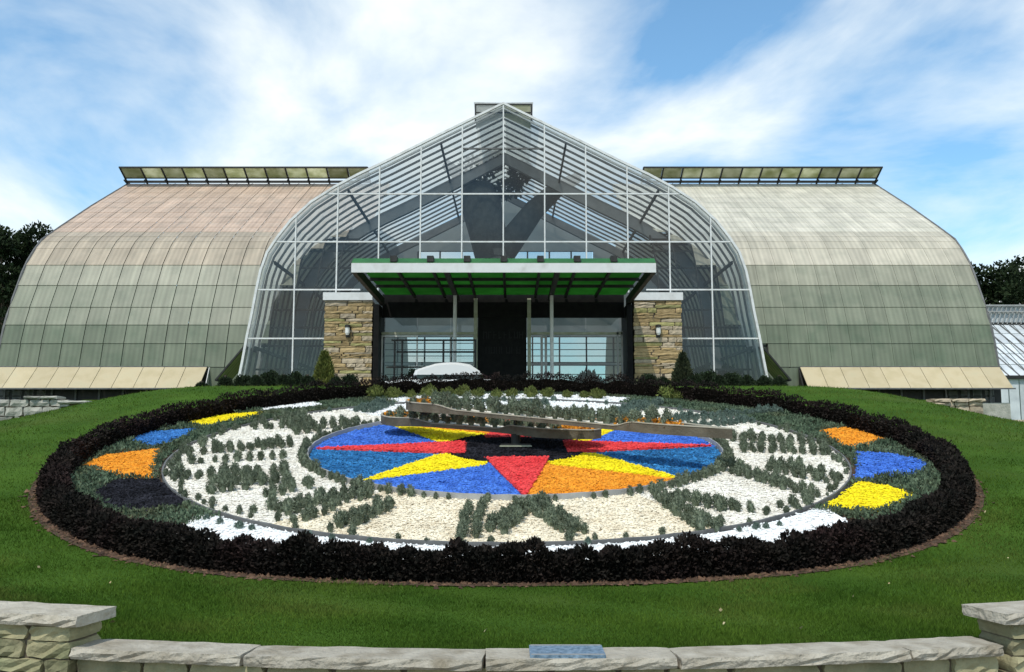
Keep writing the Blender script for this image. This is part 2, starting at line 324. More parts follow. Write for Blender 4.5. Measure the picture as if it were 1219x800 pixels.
# soil of the clock: polar sheet
def polar(name, r0, r1, h, m, a0=0, a1=360, nr=10, na=120, lab=None, kind='structure', cx=0.0):
    v = []; full = a1 - a0 >= 360
    for i in range(nr + 1):
        for j in range(na + (0 if full else 1)):
            a = R(a0 + (a1 - a0) * j / na); r = r0 + (r1 - r0) * i / nr; v.append(on(cx + r * math.cos(a), r * math.sin(a), h))
    k = na if full else na + 1; f = []
    for i in range(nr):
        for j in range(na):
            j2 = (j + 1) % k; f.append((i * k + j, (i + 1) * k + j, (i + 1) * k + j2, i * k + j2))
    return build(name, v, f, m, smooth=True)
tag(polar('soil', 0.01, 8.75, -0.005, 'soil', nr=24), kind='structure')
o = polar('soil_border', 8.70, 9.04, 0.012, 'soil', 150, 392, nr=3, na=140); tag(o, kind='structure')

# ------------------------------------------------------------------ gravel
def inside(poly, P):
    x, y = P[:, 0], P[:, 1]; r = np.zeros(len(P), bool); n = len(poly)
    for i in range(n):
        (x0, y0), (x1, y1) = poly[i], poly[(i + 1) % n]
        c = ((y0 > y) != (y1 > y)) & (x < (x1 - x0) * (y - y0) / (y1 - y0 + 1e-12) + x0); r ^= c
    return r
OCT = np.array([(1, 0, 0), (0, 1, 0), (-1, 0, 0), (0, -1, 0), (0, 0, 1), (0, 0, -1)], float)
OF = np.array([(0, 1, 4), (1, 2, 4), (2, 3, 4), (3, 0, 4)])
def chips(P, h, size):
    n = len(P); X = XC + P[:, 0]; D = DK + P[:, 1] / SQ; Z = ground(X, D) + h
    base = np.stack([X, D, Z], 1)
    s = size * rng.uniform(0.5, 1.35, (n, 1, 1)) * np.concatenate([rng.uniform(0.7, 1.3, (n, 1, 2)), rng.uniform(0.35, 0.9, (n, 1, 1))], 2)
    a = rng.uniform(0, 6.28, n); ca, sa = np.cos(a), np.sin(a)
    o = OCT[None] + rng.normal(0, 0.28, (n, 6, 3))
    o = o * s
    x = o[..., 0] * ca[:, None] - o[..., 1] * sa[:, None]; y = o[..., 0] * sa[:, None] + o[..., 1] * ca[:, None]
    V = np.stack([x, y, o[..., 2]], 2) + base[:, None]
    Fc = OF[None] + (np.arange(n) * 6)[:, None, None]
    return V.reshape(-1, 3), Fc.reshape(-1, 3)
def resample(poly, step=0.25):
    out = []
    for i in range(len(poly)):
        a, b = np.array(poly[i]), np.array(poly[(i + 1) % len(poly)]); n = max(1, int(np.linalg.norm(b - a) / step))
        out += [tuple(a + (b - a) * k / n) for k in range(n)]
    return out
def bed(name, poly, h, m, label, dens=650, size=0.026, cuts=(), group=None):
    """a bed of crushed stone: base sheet + loose chips, clock-face coordinates"""
    poly = [tuple(p) for p in poly]; rp = resample(poly)
    A = np.array(rp); lo, hi = A.min(0), A.max(0)
    area = 0.5 * abs(np.dot(A[:, 0], np.roll(A[:, 1], -1)) - np.dot(A[:, 1], np.roll(A[:, 0], -1)))
    bb = np.prod(hi - lo); P = rng.uniform(lo, hi, (int(dens * bb), 2)); P = P[inside(poly, P)]
    for cpoly in cuts: P = P[~inside([tuple(q) for q in cpoly], P)]
    P = P + rng.normal(0, 0.016, P.shape)
    V, Fc = chips(P, h + 0.004, size)
    c = A.mean(0)
    bv = [on(x, y, h) for x, y in rp]; bl = [on(x, y, h - 0.035) for x, y in rp]; n = len(rp)
    import mathutils
    tri = mathutils.geometry.tessellate_polygon([[Vector((x, y, 0)) for x, y in rp]])
    fs = [tuple(t) for t in tri] + [(i, (i + 1) % n, n + (i + 1) % n, n + i) for i in range(n)]
    fl = [tuple(t) for t in fs]
    allv = np.concatenate([np.array([tuple(p) for p in bv + bl]), V]); f2 = fl + (Fc + 2 * n).tolist()
    o = build(name, allv, f2, m); return tag(o, label, 'gravel', group, 'stuff')
def circ(r, a0, a1, n, cx=0.0): return [(cx + r * math.cos(R(a0 + (a1 - a0) * i / n)), r * math.sin(R(a0 + (a1 - a0) * i / n))) for i in range(n + 1)]
CX = 0.17                                 # the star sits a touch right of the ring's centre
RI, RR = 4.30, 6.85
# white ring
def ring_bed(a0, a1, m, label, dens=700):
    poly = circ(RI + 0.02, a0, a1, 24, CX) + circ(RR - 0.02, a1, a0, 30)
    return bed('gravel_ring', poly, 0.03, m, label, dens)
ring_bed(-122, -62, 'gravel_cream', 'cream gravel of the numeral ring at its front, nearest the low wall')
ring_bed(-62, 60, 'gravel_white', 'off white gravel of the numeral ring along its right side')
ring_bed(60, 130, 'gravel_bright', 'white gravel of the numeral ring at the back, behind the clock hands')
ring_bed(130, 238, 'gravel_white', 'off white gravel of the numeral ring along its left side')
# star: eight fields, four yellow points, four red points, black middle
def pol(r, a): return (CX + r * math.cos(R(a)), r * math.sin(R(a)))
ROT = 2.0
fields = [(135, 180, 'blue', 'bright blue gravel field above the left red star point'), (180, 225, 'teal', 'dark mottled blue gravel field below the left red star point'),
          (225, 270, 'blue', 'bright blue gravel field left of the front red star point'), (270, 315, 'orange', 'orange gravel field right of the front red star point'),
          (315, 360, 'teal', 'dark mottled blue gravel field below the right red star point'), (0, 45, 'blue', 'bright blue gravel field above the right red star point'),
          (45, 90, 'orange', 'orange gravel field half hidden behind the clock hands on the right'), (90, 135, 'orange', 'orange gravel field half hidden behind the clock hands on the left')]
YP = {a: [pol(1.15, a + 20 + ROT), pol(1.15, a - 20 + ROT), pol(1.78, a - 23 + ROT), pol(RI - 0.12, a + ROT), pol(1.78, a + 23 + ROT)] for a in (45, 135, 225, 315)}
RP = {a: [pol(1.24, a + 31 + ROT), pol(1.24, a - 31 + ROT), pol(RI - 0.1, a + ROT)] for a in (0, 90, 180, 270)}
BP = circ(1.52, 0, 352, 44, CX)
for a0, a1, c, lab in fields:
    bed('gravel_field', [pol(1.0, a1 + ROT)] + [pol(1.0, a0 + ROT)] + circ(RI - 0.03, a0 + ROT, a1 + ROT, 14, CX), 0.035, 'gravel_' + c, lab, 900, 0.025, cuts=list(YP.values()) + list(RP.values()) + [BP])
for a, lab in ((135, 'yellow gravel star point at the back left, shaded by the lower clock hand'), (225, 'yellow gravel star point at the front left of the star'),
               (315, 'yellow gravel star point at the front right of the star'), (45, 'yellow gravel star point at the back right, behind the hand tips')):
    bed('gravel_star_point', YP[a], 0.052, 'gravel_yellow', lab, 900, 0.025, cuts=list(RP.values()) + [BP])
bed('gravel_centre', BP, 0.066, 'gravel_black', 'black gravel circle at the middle of the star under the hands', 900, 0.027, cuts=list(RP.values()))
for a, lab in ((180, 'long red gravel star point reaching left'), (270, 'short red gravel star point facing the low front wall'),
               (0, 'long red gravel star point reaching right'), (90, 'red gravel star point pointing back under the hands')):
    bed('gravel_star_point', RP[a], 0.080, 'gravel_red', lab, 900, 0.025)
# petals of coloured gravel outside the ring
def dpoly(pts): return [tuple(disc(*p)) for p in pts]
pet = [('yellow', [(219, 503), (245, 497), (316, 492), (300, 499), (262, 506), (243, 511)], 'yellow gravel petal at the back left, near the left awning'),
       ('sky', [(150, 524), (170, 517), (236, 512), (222, 521), (200, 531), (178, 535)], 'blue gravel petal on the left between the yellow and orange petals'),
       ('orange', [(97, 557), (122, 545), (190, 536), (184, 551), (182, 572), (140, 569)], 'orange gravel petal at the far left of the clock'),
       ('black', [(108, 590), (140, 573), (186, 573), (205, 585), (226, 600), (204, 610), (160, 613), (128, 606)], 'black gravel petal at the front left of the clock'),
       ('orange', [(974, 514), (1010, 511), (1045, 517), (1058, 525), (1030, 534), (1005, 535), (990, 525)], 'orange gravel petal on the right, behind the blue one'),
       ('blue', [(1017, 540), (1060, 542), (1095, 550), (1106, 558), (1085, 568), (1018, 574), (1020, 556)], 'blue gravel petal at the far right of the clock'),
       ('yellow', [(976, 608), (1000, 594), (1022, 576), (1060, 582), (1087, 592), (1060, 606), (1040, 612)], 'yellow gravel petal at the front right of the clock'),
       ('bright', [(298, 488), (330, 482), (372, 480), (385, 484), (345, 489), (318, 491)], 'white gravel patch at the back left behind the yellow petal')]
for c, pts, lab in pet: bed('gravel_petal', dpoly(pts), 0.045, 'gravel_' + c, lab, 800, 0.027)
bed('gravel_petal', circ(6.93, 226, 318, 40) + circ(7.85, 312, 232, 40), 0.04, 'gravel_bright', 'white gravel crescent at the front, just behind the dark hedge', 380)
bed('gravel_petal', circ(6.93, 62, 118, 20) + circ(8.1, 116, 64, 20), 0.04, 'gravel_bright', 'white gravel crescent at the back below the rear hedge', 380)

# edging strips
def edging(name, r, a0, a1, h0, h1, w, m, lab, cx, n=110):
    v = []; f = []
    for i in range(n + 1):
        a = R(a0 + (a1 - a0) * i / n); e = 0.006 * math.sin(i * 2.7)
        for rr, hh in ((r, h0), (r + w, h0), (r + w, h1 + e), (r, h1 + e)): v.append(on(cx + rr * math.cos(a), rr * math.sin(a), hh))
    for i in range(n):
        for j in range(4): f.append((i * 4 + j, i * 4 + (j + 1) % 4, i * 4 + 4 + (j + 1) % 4, i * 4 + 4 + j))
    f += [(0, 1, 2, 3), (4 * n + 3, 4 * n + 2, 4 * n + 1, 4 * n)]
    return tag(build(name, v, f, m), lab, 'edging')
edging('metal_edging', RI, 0, 359.9, -0.02, 0.13, 0.03, 'grey_metal', 'grey metal edging strip around the coloured star', CX)
edging('metal_edging', RR, 0, 359.9, -0.02, 0.085, 0.03, 'rib_metal', 'thin dark metal edging strip around the numeral ring', 0)

# ------------------------------------------------------------------ small bushes
SANT = [bush_mesh('small_bush', 'santolina', 230, 0.10, 0.25, 0.045, 0.010, s) for s in range(4)]
SILV = [bush_mesh('silver_bush', 'silver_leaf', 230, 0.11, 0.20, 0.05, 0.011, s + 10) for s in range(3)]
OLIV = [bush_mesh('olive_bush', 'olive_leaf', 260, 0.23, 0.26, 0.075, 0.016, s + 20) for s in range(3)]
BUSH = []                                # every small bush: (size in view, mesh, location, rotation, scale, label, group, name)
def bush_at(p, s, label, group, kind=SANT, name='small_bush'):
    sc = s * random.uniform(0.72, 1.28); me = random.choice(kind)
    BUSH.append((sc / p.y, me, Vector(p), random.uniform(0, 6.28), (sc * random.uniform(0.9, 1.1), sc * random.uniform(0.9, 1.1), sc * random.uniform(1.0, 1.4)), label, group, name))
def bush(x, d, s, label, group, kind=SANT, h=0.0, name='small_bush'): bush_at(on(x, d, 0.025 + h), s, label, group, kind, name)
def order(strokes):                       # words for the strokes of one numeral
    mids = [((p0[0] + p1[0]) / 2, (p0[1] + p1[1]) / 2 * 3) for p0, p1, _ in strokes]; n = len(mids)
    ax = 0 if (max(m[0] for m in mids) - min(m[0] for m in mids)) >= (max(m[1] for m in mids) - min(m[1] for m in mids)) else 1
    rank = sorted(range(n), key=lambda k: mids[k][ax]); w = [''] * n
    names = {1: ['only'], 2: (['left', 'right'], ['back', 'front'])[ax], 3: (['left', 'middle', 'right'], ['back', 'middle', 'front'])[ax],
             4: (['leftmost', 'second from left', 'second from right', 'rightmost'], ['rearmost', 'second from back', 'second from front', 'foremost'])[ax],
             5: (['leftmost', 'second from left', 'middle', 'second from right', 'rightmost'], ['rearmost', 'second from back', 'middle', 'second from front', 'foremost'])[ax]}[n]
    for r_, k in enumerate(rank): w[k] = names[r_]
    return w
num = [('bottom, nearest the low wall (VI)', [((566, 602), (556, 636), 2), ((629, 602), (590, 632), 2), ((631, 602), (686, 634), 2)], 1.0, SANT),
       ('front right, below the orange field (V)', [((786, 590), (842, 630), 2), ((812, 590), (862, 605), 2), ((862, 605), (912, 608), 1), ((930, 602), (962, 600), 1)], 1.0, SANT),
       ('right, nearest the yellow petal (IIII)', [((866, 558), (962, 586), 2), ((922, 556), (992, 571), 3)], 1.0, SANT),
       ('right, nearest the blue petal (III)', [((872, 522), (978, 529), 2), ((884, 535), (980, 538), 2)], 1.0, SANT),
       ('back right, behind the right hand tip (II)', [((798, 500), (932, 489), 2), ((824, 507), (890, 501), 2)], 1.0, SILV),
       ('back, right of the hands (I)', [((736, 492), (776, 480), 3)], 1.0, SILV),
       ('back, behind the hands (XII)', [((433, 489), (458, 481), 3), ((540, 478), (590, 480), 1), ((610, 484), (650, 481), 2)], 1.0, SILV),
       ('back left, above the blue field (XI)', [((376, 510), (424, 504), 1), ((398, 506), (420, 501), 1)], 1.05, SANT),
       ('back left, below the white patch (X)', [((306, 509), (345, 508), 1), ((349, 496), (366, 514), 3)], 1.05, SANT),
       ('left, nearest the blue petal (IX)', [((226, 541), (256, 537), 1), ((240, 530), (256, 529), 1), ((262, 536), (345, 529), 2), ((212, 551), (338, 544), 1)], 0.95, SANT),
       ('left, nearest the orange petal (VIII)', [((208, 567), (338, 562), 2), ((258, 571), (342, 575), 2), ((252, 585), (292, 580), 1), ((318, 590), (342, 582), 2), ((346, 579), (366, 577), 2)], 1.0, SANT),
       ('front left, near the black petal (VII)', [((304, 608), (322, 606), 1), ((332, 607), (432, 588), 3), ((352, 621), (398, 606), 1), ((412, 626), (458, 601), 2)], 1.0, SANT)]
for where, strokes, s, kind in num:
    rom = where[where.find('(') + 1:-1]; place_ = where.split(',')[0].replace('bottom', 'front')
    lab = ('grey green' if kind is SANT else 'silvery green') + ' bush in the STROKE of numeral ' + rom + ', ' + place_
    for (p0, p1, rows), wd_ in zip(strokes, order(strokes)):
        a, b = disc(*p0, h=0.08), disc(*p1, h=0.08); ln = np.linalg.norm(b - a); t = (b - a) / max(ln, 1e-6); nrm = np.array((-t[1], t[0]))
        k = max(2, int(round(ln / 0.215)) + 1)
        for i in range(k):
            for r in range(rows):
                q = a + t * ln * i / (k - 1) + nrm * (r - (rows - 1) / 2) * 0.215 + rng.normal(0, 0.022, 2)
                rq = math.hypot(q[0] - CX, q[1])
                if rq < RI + 0.2: q = np.array((CX, 0)) + (q - np.array((CX, 0))) * (RI + 0.2) / rq
                bush(q[0], q[1], s * 0.84, lab.replace('STROKE', wd_ + ' stroke'), 'bushes of the clock numeral ' + rom + ', ' + wd_ + ' stroke', kind)
# border of the star
i = 0; a = 0.0
while a < 360:
    front = 248 < a < 300
    if not (front and random.random() < 0.45):
        q = pol(RI + 0.13 + random.gauss(0, 0.02), a)
        bush(q[0], q[1], 0.58 if front else 0.8, 'small grey green bush in the ' + ('left' if 100 < a < 240 else 'front' if 240 <= a < 300 else 'right or back') + ' border of the coloured star', 'star border bushes, ' + ('left' if 100 < a < 240 else 'front' if 240 <= a < 300 else 'right and back'))
    a += 2.9
# border outside the ring edging
for a0, a1, st_ in ((148, 236, 2.3), (-52, 30, 2.3), (238, 306, 4.6), (34, 146, 6.5)):
    a = a0
    while a < a1:
        back = 30 < a < 148
        q = (6.72 + random.gauss(0, 0.07)) ; q = (q * math.cos(R(a)), q * math.sin(R(a)))
        bush(q[0], q[1], random.uniform(0.42, 0.72), 'small grey green bush along the ' + ('back' if back else 'left' if a0 == 148 else 'right' if a0 == -52 else 'front') + ' rim of the numeral ring', 'rim bushes of the numeral ring, ' + ('back' if back else 'left' if a0 == 148 else 'right' if a0 == -52 else 'front'), SILV if back else SANT)
        a += st_ * random.uniform(0.7, 1.3)
for px, py in ((246, 622), (262, 627), (285, 632), (300, 634), (366, 648), (395, 646), (440, 650), (700, 652), (880, 636), (900, 633), (912, 632), (928, 629)):
    q = disc(px, py - 6, 0.08); bush(q[0], q[1], 0.5, 'tiny blue grey bush standing in the white crescent behind the front hedge', 'bushes in the front white crescent', SILV)
for k in range(15):
    q = disc(432 + k * 20 + random.uniform(-4, 4), 470 + random.uniform(-1.5, 1.5), 0.1)
    bush(q[0], q[1] * 0.985, 1.0, 'yellow green mound in the row along the foot of the rear hedge', 'mounds along the rear hedge', OLIV, name='olive_bush')
for px, py in ((795, 472), (806, 473), (820, 472), (352, 474), (318, 478)):
    q = disc(px, py, 0.1); bush(q[0], q[1], 1.2, 'rounded olive green shrub at the foot of the rear hedge off to the side', 'side shrubs at the rear hedge', OLIV, name='olive_bush')

# ground cover between ring and hedge
nP = 30000
a = rng.uniform(0, 2 * math.pi, nP); r = rng.uniform(6.95, 8.45, nP)
P = np.stack([r * np.cos(a), r * np.sin(a)], 1)
keep = np.ones(nP, bool); deg = np.degrees(a)
keep &= ~((deg > 230) & (deg < 315)); keep &= ~((deg > 64) & (deg < 116) & (r < 8.1))
for c, pts, lab in pet: keep &= ~inside(dpoly(pts), P)
P = P[keep]
P = np.repeat(P, 3, 0) + rng.normal(0, 0.035, (len(P) * 3, 2))
X = XC + P[:, 0]; D = DK + P[:, 1] / SQ
cl = 0.5 + 0.5 * np.sin(P[:, 0] * 9) * np.cos(P[:, 1] * 8 + P[:, 0] * 3)
Z = ground(X, D) + 0.01 + rng.uniform(0, 1, len(X)) * (0.03 + 0.085 * cl) * np.where(D > DK + 5, 0.4, 1.0)
V, Q = leaves(np.stack([X, D, Z], 1), np.tile([0, 0, 1.0], (len(X), 1)), 0.075, 0.018, 0.7)
tag(build('ground_cover', V, Q, 'cover_leaf'), 'low grey green ground cover between the numeral ring and the hedge', 'ground cover', None, 'stuff')

# ------------------------------------------------------------------ circular hedge
hr = empty('round_hedge', on(0, -8.55, 0), 'dark purple leaved low hedge encircling the flower clock', 'hedge')
HR, HW = 8.66, 0.19
def hh(a): return 0.395 + 0.12 * np.clip(np.sin(a), -0.4, 1) + 0.04 * np.sin(a * 23) + 0.05 * np.sin(a * 67 + 1) * np.sin(a * 9) + 0.05 * np.sin(a * 141) * np.sin(a * 31 + 2)
v = []; f = []; n = 240; prof = [(-0.8, 0.0), (-0.86, 0.55), (-0.45, 0.84), (0.45, 0.84), (0.86, 0.55), (0.8, 0.0)]
for i in range(n):
    a = 2 * math.pi * i / n
    for u, w in prof: rr = HR + u * HW; v.append(on(rr * math.cos(a), rr * math.sin(a), 0.0 + w * float(hh(a)) * 0.9))
for i in range(n):
    for j in range(5): f.append((i * 6 + j, i * 6 + j + 1, ((i + 1) % n) * 6 + j + 1, ((i + 1) % n) * 6 + j))
build('light_block_core', v, f, 'hedge_core', hr)  # dark inner ring added to block light through the leaves
nL = 95000
a = np.concatenate([rng.uniform(0, 2 * math.pi, nL // 2), rng.normal(1.5 * math.pi, 0.85, nL // 2)])
s = rng.uniform(0, 1, nL); h = hh(a)
side = rng.uniform(0, 1, nL)
u = np.where(side < 0.38, -1.0, np.where(side < 0.62, 1.0, rng.uniform(-1, 1, nL))) ; top = side >= 0.62
w = np.where(top, 1.0, rng.uniform(0.02, 1.0, nL)); w = np.where(top, 0.94 + 0.10 * rng.uniform(-1, 1.6, nL) - 0.22 * np.abs(u) ** 3, w)
u = np.where(top, u, u * (1.0 - 0.18 * w ** 3 + rng.normal(0, 0.09, nL)))
# the outer face is r > HR: 'side<.38' is inner, so swap to put more leaves on the outside
rr = HR - u * HW
x = rr * np.cos(a); d = rr * np.sin(a); X = XC + x; D = DK + d / SQ
Z = ground(X, D) + w * h
nrm = np.stack([-u * np.cos(a), -u * np.sin(a), np.where(top, 1.2, 0.35)], 1)
V, Q = leaves(np.stack([X, D, Z], 1), nrm, 0.062, 0.019, 0.7)
build('foliage', V, Q, 'hedge_leaf', hr)
# mulch crumbs by the hedge foot
n = 3600; a = rng.uniform(R(160), R(385), n); r = 8.86 + np.abs(rng.normal(0, 0.10, n)); P = np.stack([r * np.cos(a), r * np.sin(a)], 1)
V, Fc = chips(P, 0.012, 0.032)
tag(build('mulch', V, Fc, 'mulch'), 'brown mulch and dry leaves spilling from under the hedge', 'mulch', None, 'stuff')

# ------------------------------------------------------------------ grass
def grass(n, d0, d1, hgt, wid):
    u = rng.uniform(0, 1, n); D = 1 / (1 / d0 + u * (1 / d1 - 1 / d0)); X = rng.uniform(-0.85, 0.85, n) * D
    rr = np.hypot(X - XC, (D - DK) * SQ); ok = (rr > 8.92 + rng.uniform(0, 0.16, n)) & (D > wall_back(np.clip(X, -15.9, 15.9)) + 0.01)
    X, D = X[ok], D[ok]; n = len(X)
    Z = ground(X, D); s = (D / 9.0) ** 0.55
    pn = 0.75 + 0.35 * np.sin(X * 1.7 + 2 * np.sin(D * 1.3)) * np.cos(D * 2.1 + X)
    h = hgt * rng.uniform(0.55, 1.35, n) * s ** 0.5 * pn; w = wid * s * rng.uniform(0.7, 1.3, n)
    a = rng.uniform(0, 6.28, n); lx, ly = rng.normal(0, 0.45, n) * h, rng.normal(0, 0.45, n) * h
    b = np.stack([X, D, Z - 0.004], 1); o = np.stack([np.cos(a) * w, np.sin(a) * w, 0 * w], 1)
    V = np.stack([b - o, b + o, b + np.stack([lx, ly, h], 1)], 1).reshape(-1, 3)
    return V
V = np.concatenate([grass(460000, 7.4, 16, 0.042, 0.0042), grass(190000, 14, 36, 0.045, 0.005)])
tag(build('grass', V, np.arange(len(V)).reshape(-1, 3), 'blade'), 'short mown green grass around the flower clock', 'grass', None, 'stuff')

n = 45; D = rng.uniform(7.9, 20, n); X = rng.uniform(-0.55, 0.55, n) * D; ok = np.hypot(X - XC, (D - DK) * SQ) > 9.1; X, D = X[ok], D[ok]
V, Q = leaves(np.stack([X, D, ground(X, D) + 0.04], 1), np.tile([1.0, 0, 0.1], (len(X), 1)), 0.045, 0.016, 0.8)
tag(build('fallen_leaves', V, Q, 'dry_leaf'), 'a few pale dry leaves lying on the lawn', 'leaves', None, 'stuff')

# ------------------------------------------------------------------ clock hands: raised planter troughs
def hand(name, p0, p1, hgt, wm, we, tip, label, rows_label):
    """a flat planter on the pivot: narrow in the middle, spade-shaped metal troughs at both ends"""
    a, b = np.array(p0), np.array(p1); ln = np.linalg.norm(b - a); t = (b - a) / ln; nn = np.array((-t[1], t[0]))
    K = 56; us = np.linspace(0, 1, K)
    def width(s):
        x0, x1 = s * ln, (1 - s) * ln
        w = wm + (we - wm) * max(math.exp(-((x0 - 0.55) / 0.5) ** 2), math.exp(-((x1 - 1.25) / 0.75) ** 2))
        e0 = min(1, x0 / 0.4); e1 = min(1, x1 / tip)
        return w * math.sqrt(max(0, 1 - (1 - e0) ** 2)) * (e1 ** 0.8 if tip > 1 else math.sqrt(max(0, 1 - (1 - e1) ** 2)))
    def wallh(s): return 0.04 + 0.10 * max(float(sstep(s * ln, 1.5, 0.9)) if s * ln < 1.5 else 0.0, float(1 - sstep((1 - s) * ln, 1.9, 2.3)))
    L_ = [a + t * ln * s + nn * width(s) for s in us]; R_ = [a + t * ln * s - nn * width(s) for s in us]
    loop = L_ + R_[::-1][1:-1]; ss = list(us) + list(us[::-1][1:-1])
    root = empty(name, on(CX, 0, hgt - 0.1), label, 'clock hand'); Lp = len(loop)
    def ringpts(h, inset=0.0, wh=0.0):
        r = []
        for q, s in zip(loop, ss):
            c = a + t * np.clip(np.dot(q - a, t), 0.2, ln - 0.3); dv = q - c; l = np.linalg.norm(dv)
            q2 = q - dv / max(l, 1e-6) * min(inset, l * 0.8)
            X = XC + q2[0]; D = DK + q2[1] / SQ; r.append((X, D, ZC + S * (D - DK) + hgt + h + wh * wallh(s)))
        return r
    def strip(rings, close=False):
        v = sum(rings, []); f = []; m = len(rings)
        for i in range(Lp):
            j = (i + 1) % Lp
            for k in range(m if close else m - 1): f.append((k * Lp + i, k * Lp + j, ((k + 1) % m) * Lp + j, ((k + 1) % m) * Lp + i))
        return v, f
    v, f = strip([ringpts(-0.045), ringpts(0, 0, 1.0), ringpts(0, 0.025, 1.0), ringpts(-0.02, 0.025)]); f.append(tuple(range(Lp - 1, -1, -1)))
    build('trough_wall', v, f, 'trough', root)
    v, f = strip([ringpts(0.0, -0.012, 1.0), ringpts(0.018, -0.012, 1.0), ringpts(0.018, 0.035, 1.0), ringpts(0.0, 0.035, 1.0)], True)
    build('rim', v, f, 'rim_stone', root)
    fv = ringpts(0.03, 0.02); q_ = [(i, i + 1, Lp - i - 1, Lp - i) for i in range(1, K - 2)] + [(0, 1, Lp - 1), (K - 2, K - 1, K)]
    o = build('gravel_fill', fv, q_, 'gravel_white', root)
    for sgn in (-1, 1):
        x = 0.35
        while x < ln - (0.9 if tip <= 1 else 1.3):
            s = x / ln; q = a + t * x + nn * sgn * (width(s) * 0.68) + rng.normal(0, 0.012, 2); X = XC + q[0]; D = DK + q[1] / SQ
            bush_at(Vector((X, D, ZC + S * (D - DK) + hgt + 0.03)), 1.12, rows_label + (' along its near edge' if sgn < 0 else ' along its far edge'), 'bushes planted in the ' + name.replace('_', ' ') + (' near row' if sgn < 0 else ' far row'))
            x += 0.29
    for x0, x1, k in ((0.12, 0.6, 160), (ln - (1.0 if tip <= 1 else 2.3), ln - (0.12 if tip <= 1 else 1.0), 420)):
        s = rng.uniform(x0, x1, k) / ln; w = np.array([width(x) * 0.85 for x in s]); q = a + t * ln * s[:, None] + nn * (w * rng.uniform(-1, 1, k))[:, None]
        X = XC + q[:, 0]; D = DK + q[:, 1] / SQ; Z = ZC + S * (D - DK) + hgt + 0.03 + rng.uniform(0, 0.14, k)
        V, Q = leaves(np.stack([X, D, Z], 1), np.tile([0, 0, 1.0], (k, 1)), 0.07, 0.03, 0.8)
        tag(build('flowers', V, Q, 'orange_flower', root), kind='stuff')
    return root
h1 = hand('minute_hand', disc(484, 483, 0.76), disc(872, 520, 0.76), 0.76, 0.22, 0.34, 2.4, 'long upper planter trough hand of the clock, tip reaching right', 'dark bush planted in the long upper clock hand')
h2 = hand('hour_hand', disc(455, 499, 0.34), disc(716, 519, 0.34), 0.34, 0.25, 0.46, 0.5, 'shorter lower planter trough hand of the clock with rounded right end', 'dark bush planted in the shorter lower clock hand')
PVX, PVD = 0.18, 0.22
hb = empty('hand_pivot', on(PVX, PVD, 0.05), 'dark metal pivot post and base plate carrying the clock hands', 'pivot')
p = on(PVX, PVD, 0.0)
MB().tube([p + Vector((0, 0, 0.03)), p + Vector((0, 0, 0.30))], 0.10, 12).tube([p + Vector((0, 0, 0.36)), p + Vector((0, 0, 0.72))], 0.05, 10).build('post', 'dark_metal', hb)
MB().box(p.x - 0.32, p.x + 0.32, p.y - 0.34, p.y + 0.2, p.z - 0.06, p.z + 0.09).build('base_plate', 'dark_metal', hb)
MB().box(p.x - 0.34, p.x + 0.34, p.y - 0.375, p.y - 0.342, p.z + 0.03, p.z + 0.055).build('trim', 'olive_metal', hb)

# the 300 bushes that show largest are things of their own, the rest one planting
BUSH.sort(key=lambda b: -b[0])
for sz, me, p, rz, sc, lab, grp, nm in BUSH[:300]: tag(place(nm, me, p, None, (random.uniform(-0.14, 0.14), random.uniform(-0.14, 0.14), rz), sc), lab, 'bush', grp)
vs_, fs_, mi_, base_ = [], [], [], 0; cache = {}; mats_ = ['santolina', 'silver_leaf', 'olive_leaf']
for sz, me, p, rz, sc, lab, grp, nm in BUSH[300:]:
    if me.name not in cache:
        co = np.zeros(len(me.vertices) * 3, np.float32); me.vertices.foreach_get('co', co); cache[me.name] = (co.reshape(-1, 3), [tuple(q.vertices) for q in me.polygons], mats_.index(me.materials[0].name))
    co, fc, k = cache[me.name]; c_, s_ = math.cos(rz), math.sin(rz); q = co * np.array(sc)
    vs_.append(np.stack([q[:, 0] * c_ - q[:, 1] * s_, q[:, 0] * s_ + q[:, 1] * c_, q[:, 2]], 1) + np.array(tuple(p)))
    fs_ += [tuple(i + base_ for i in f) for f in fc]; mi_ += [k] * len(fc); base_ += len(co)
o = build('bush_planting', np.concatenate(vs_), fs_, None)
for m_ in mats_: o.data.materials.append(M[m_])
o.data.polygons.foreach_set('material_index', mi_); o.data.update()
tag(o, 'small grey green bushes farther back on the clock face', 'bushes', None, 'stuff')
print('bushes', len(BUSH))

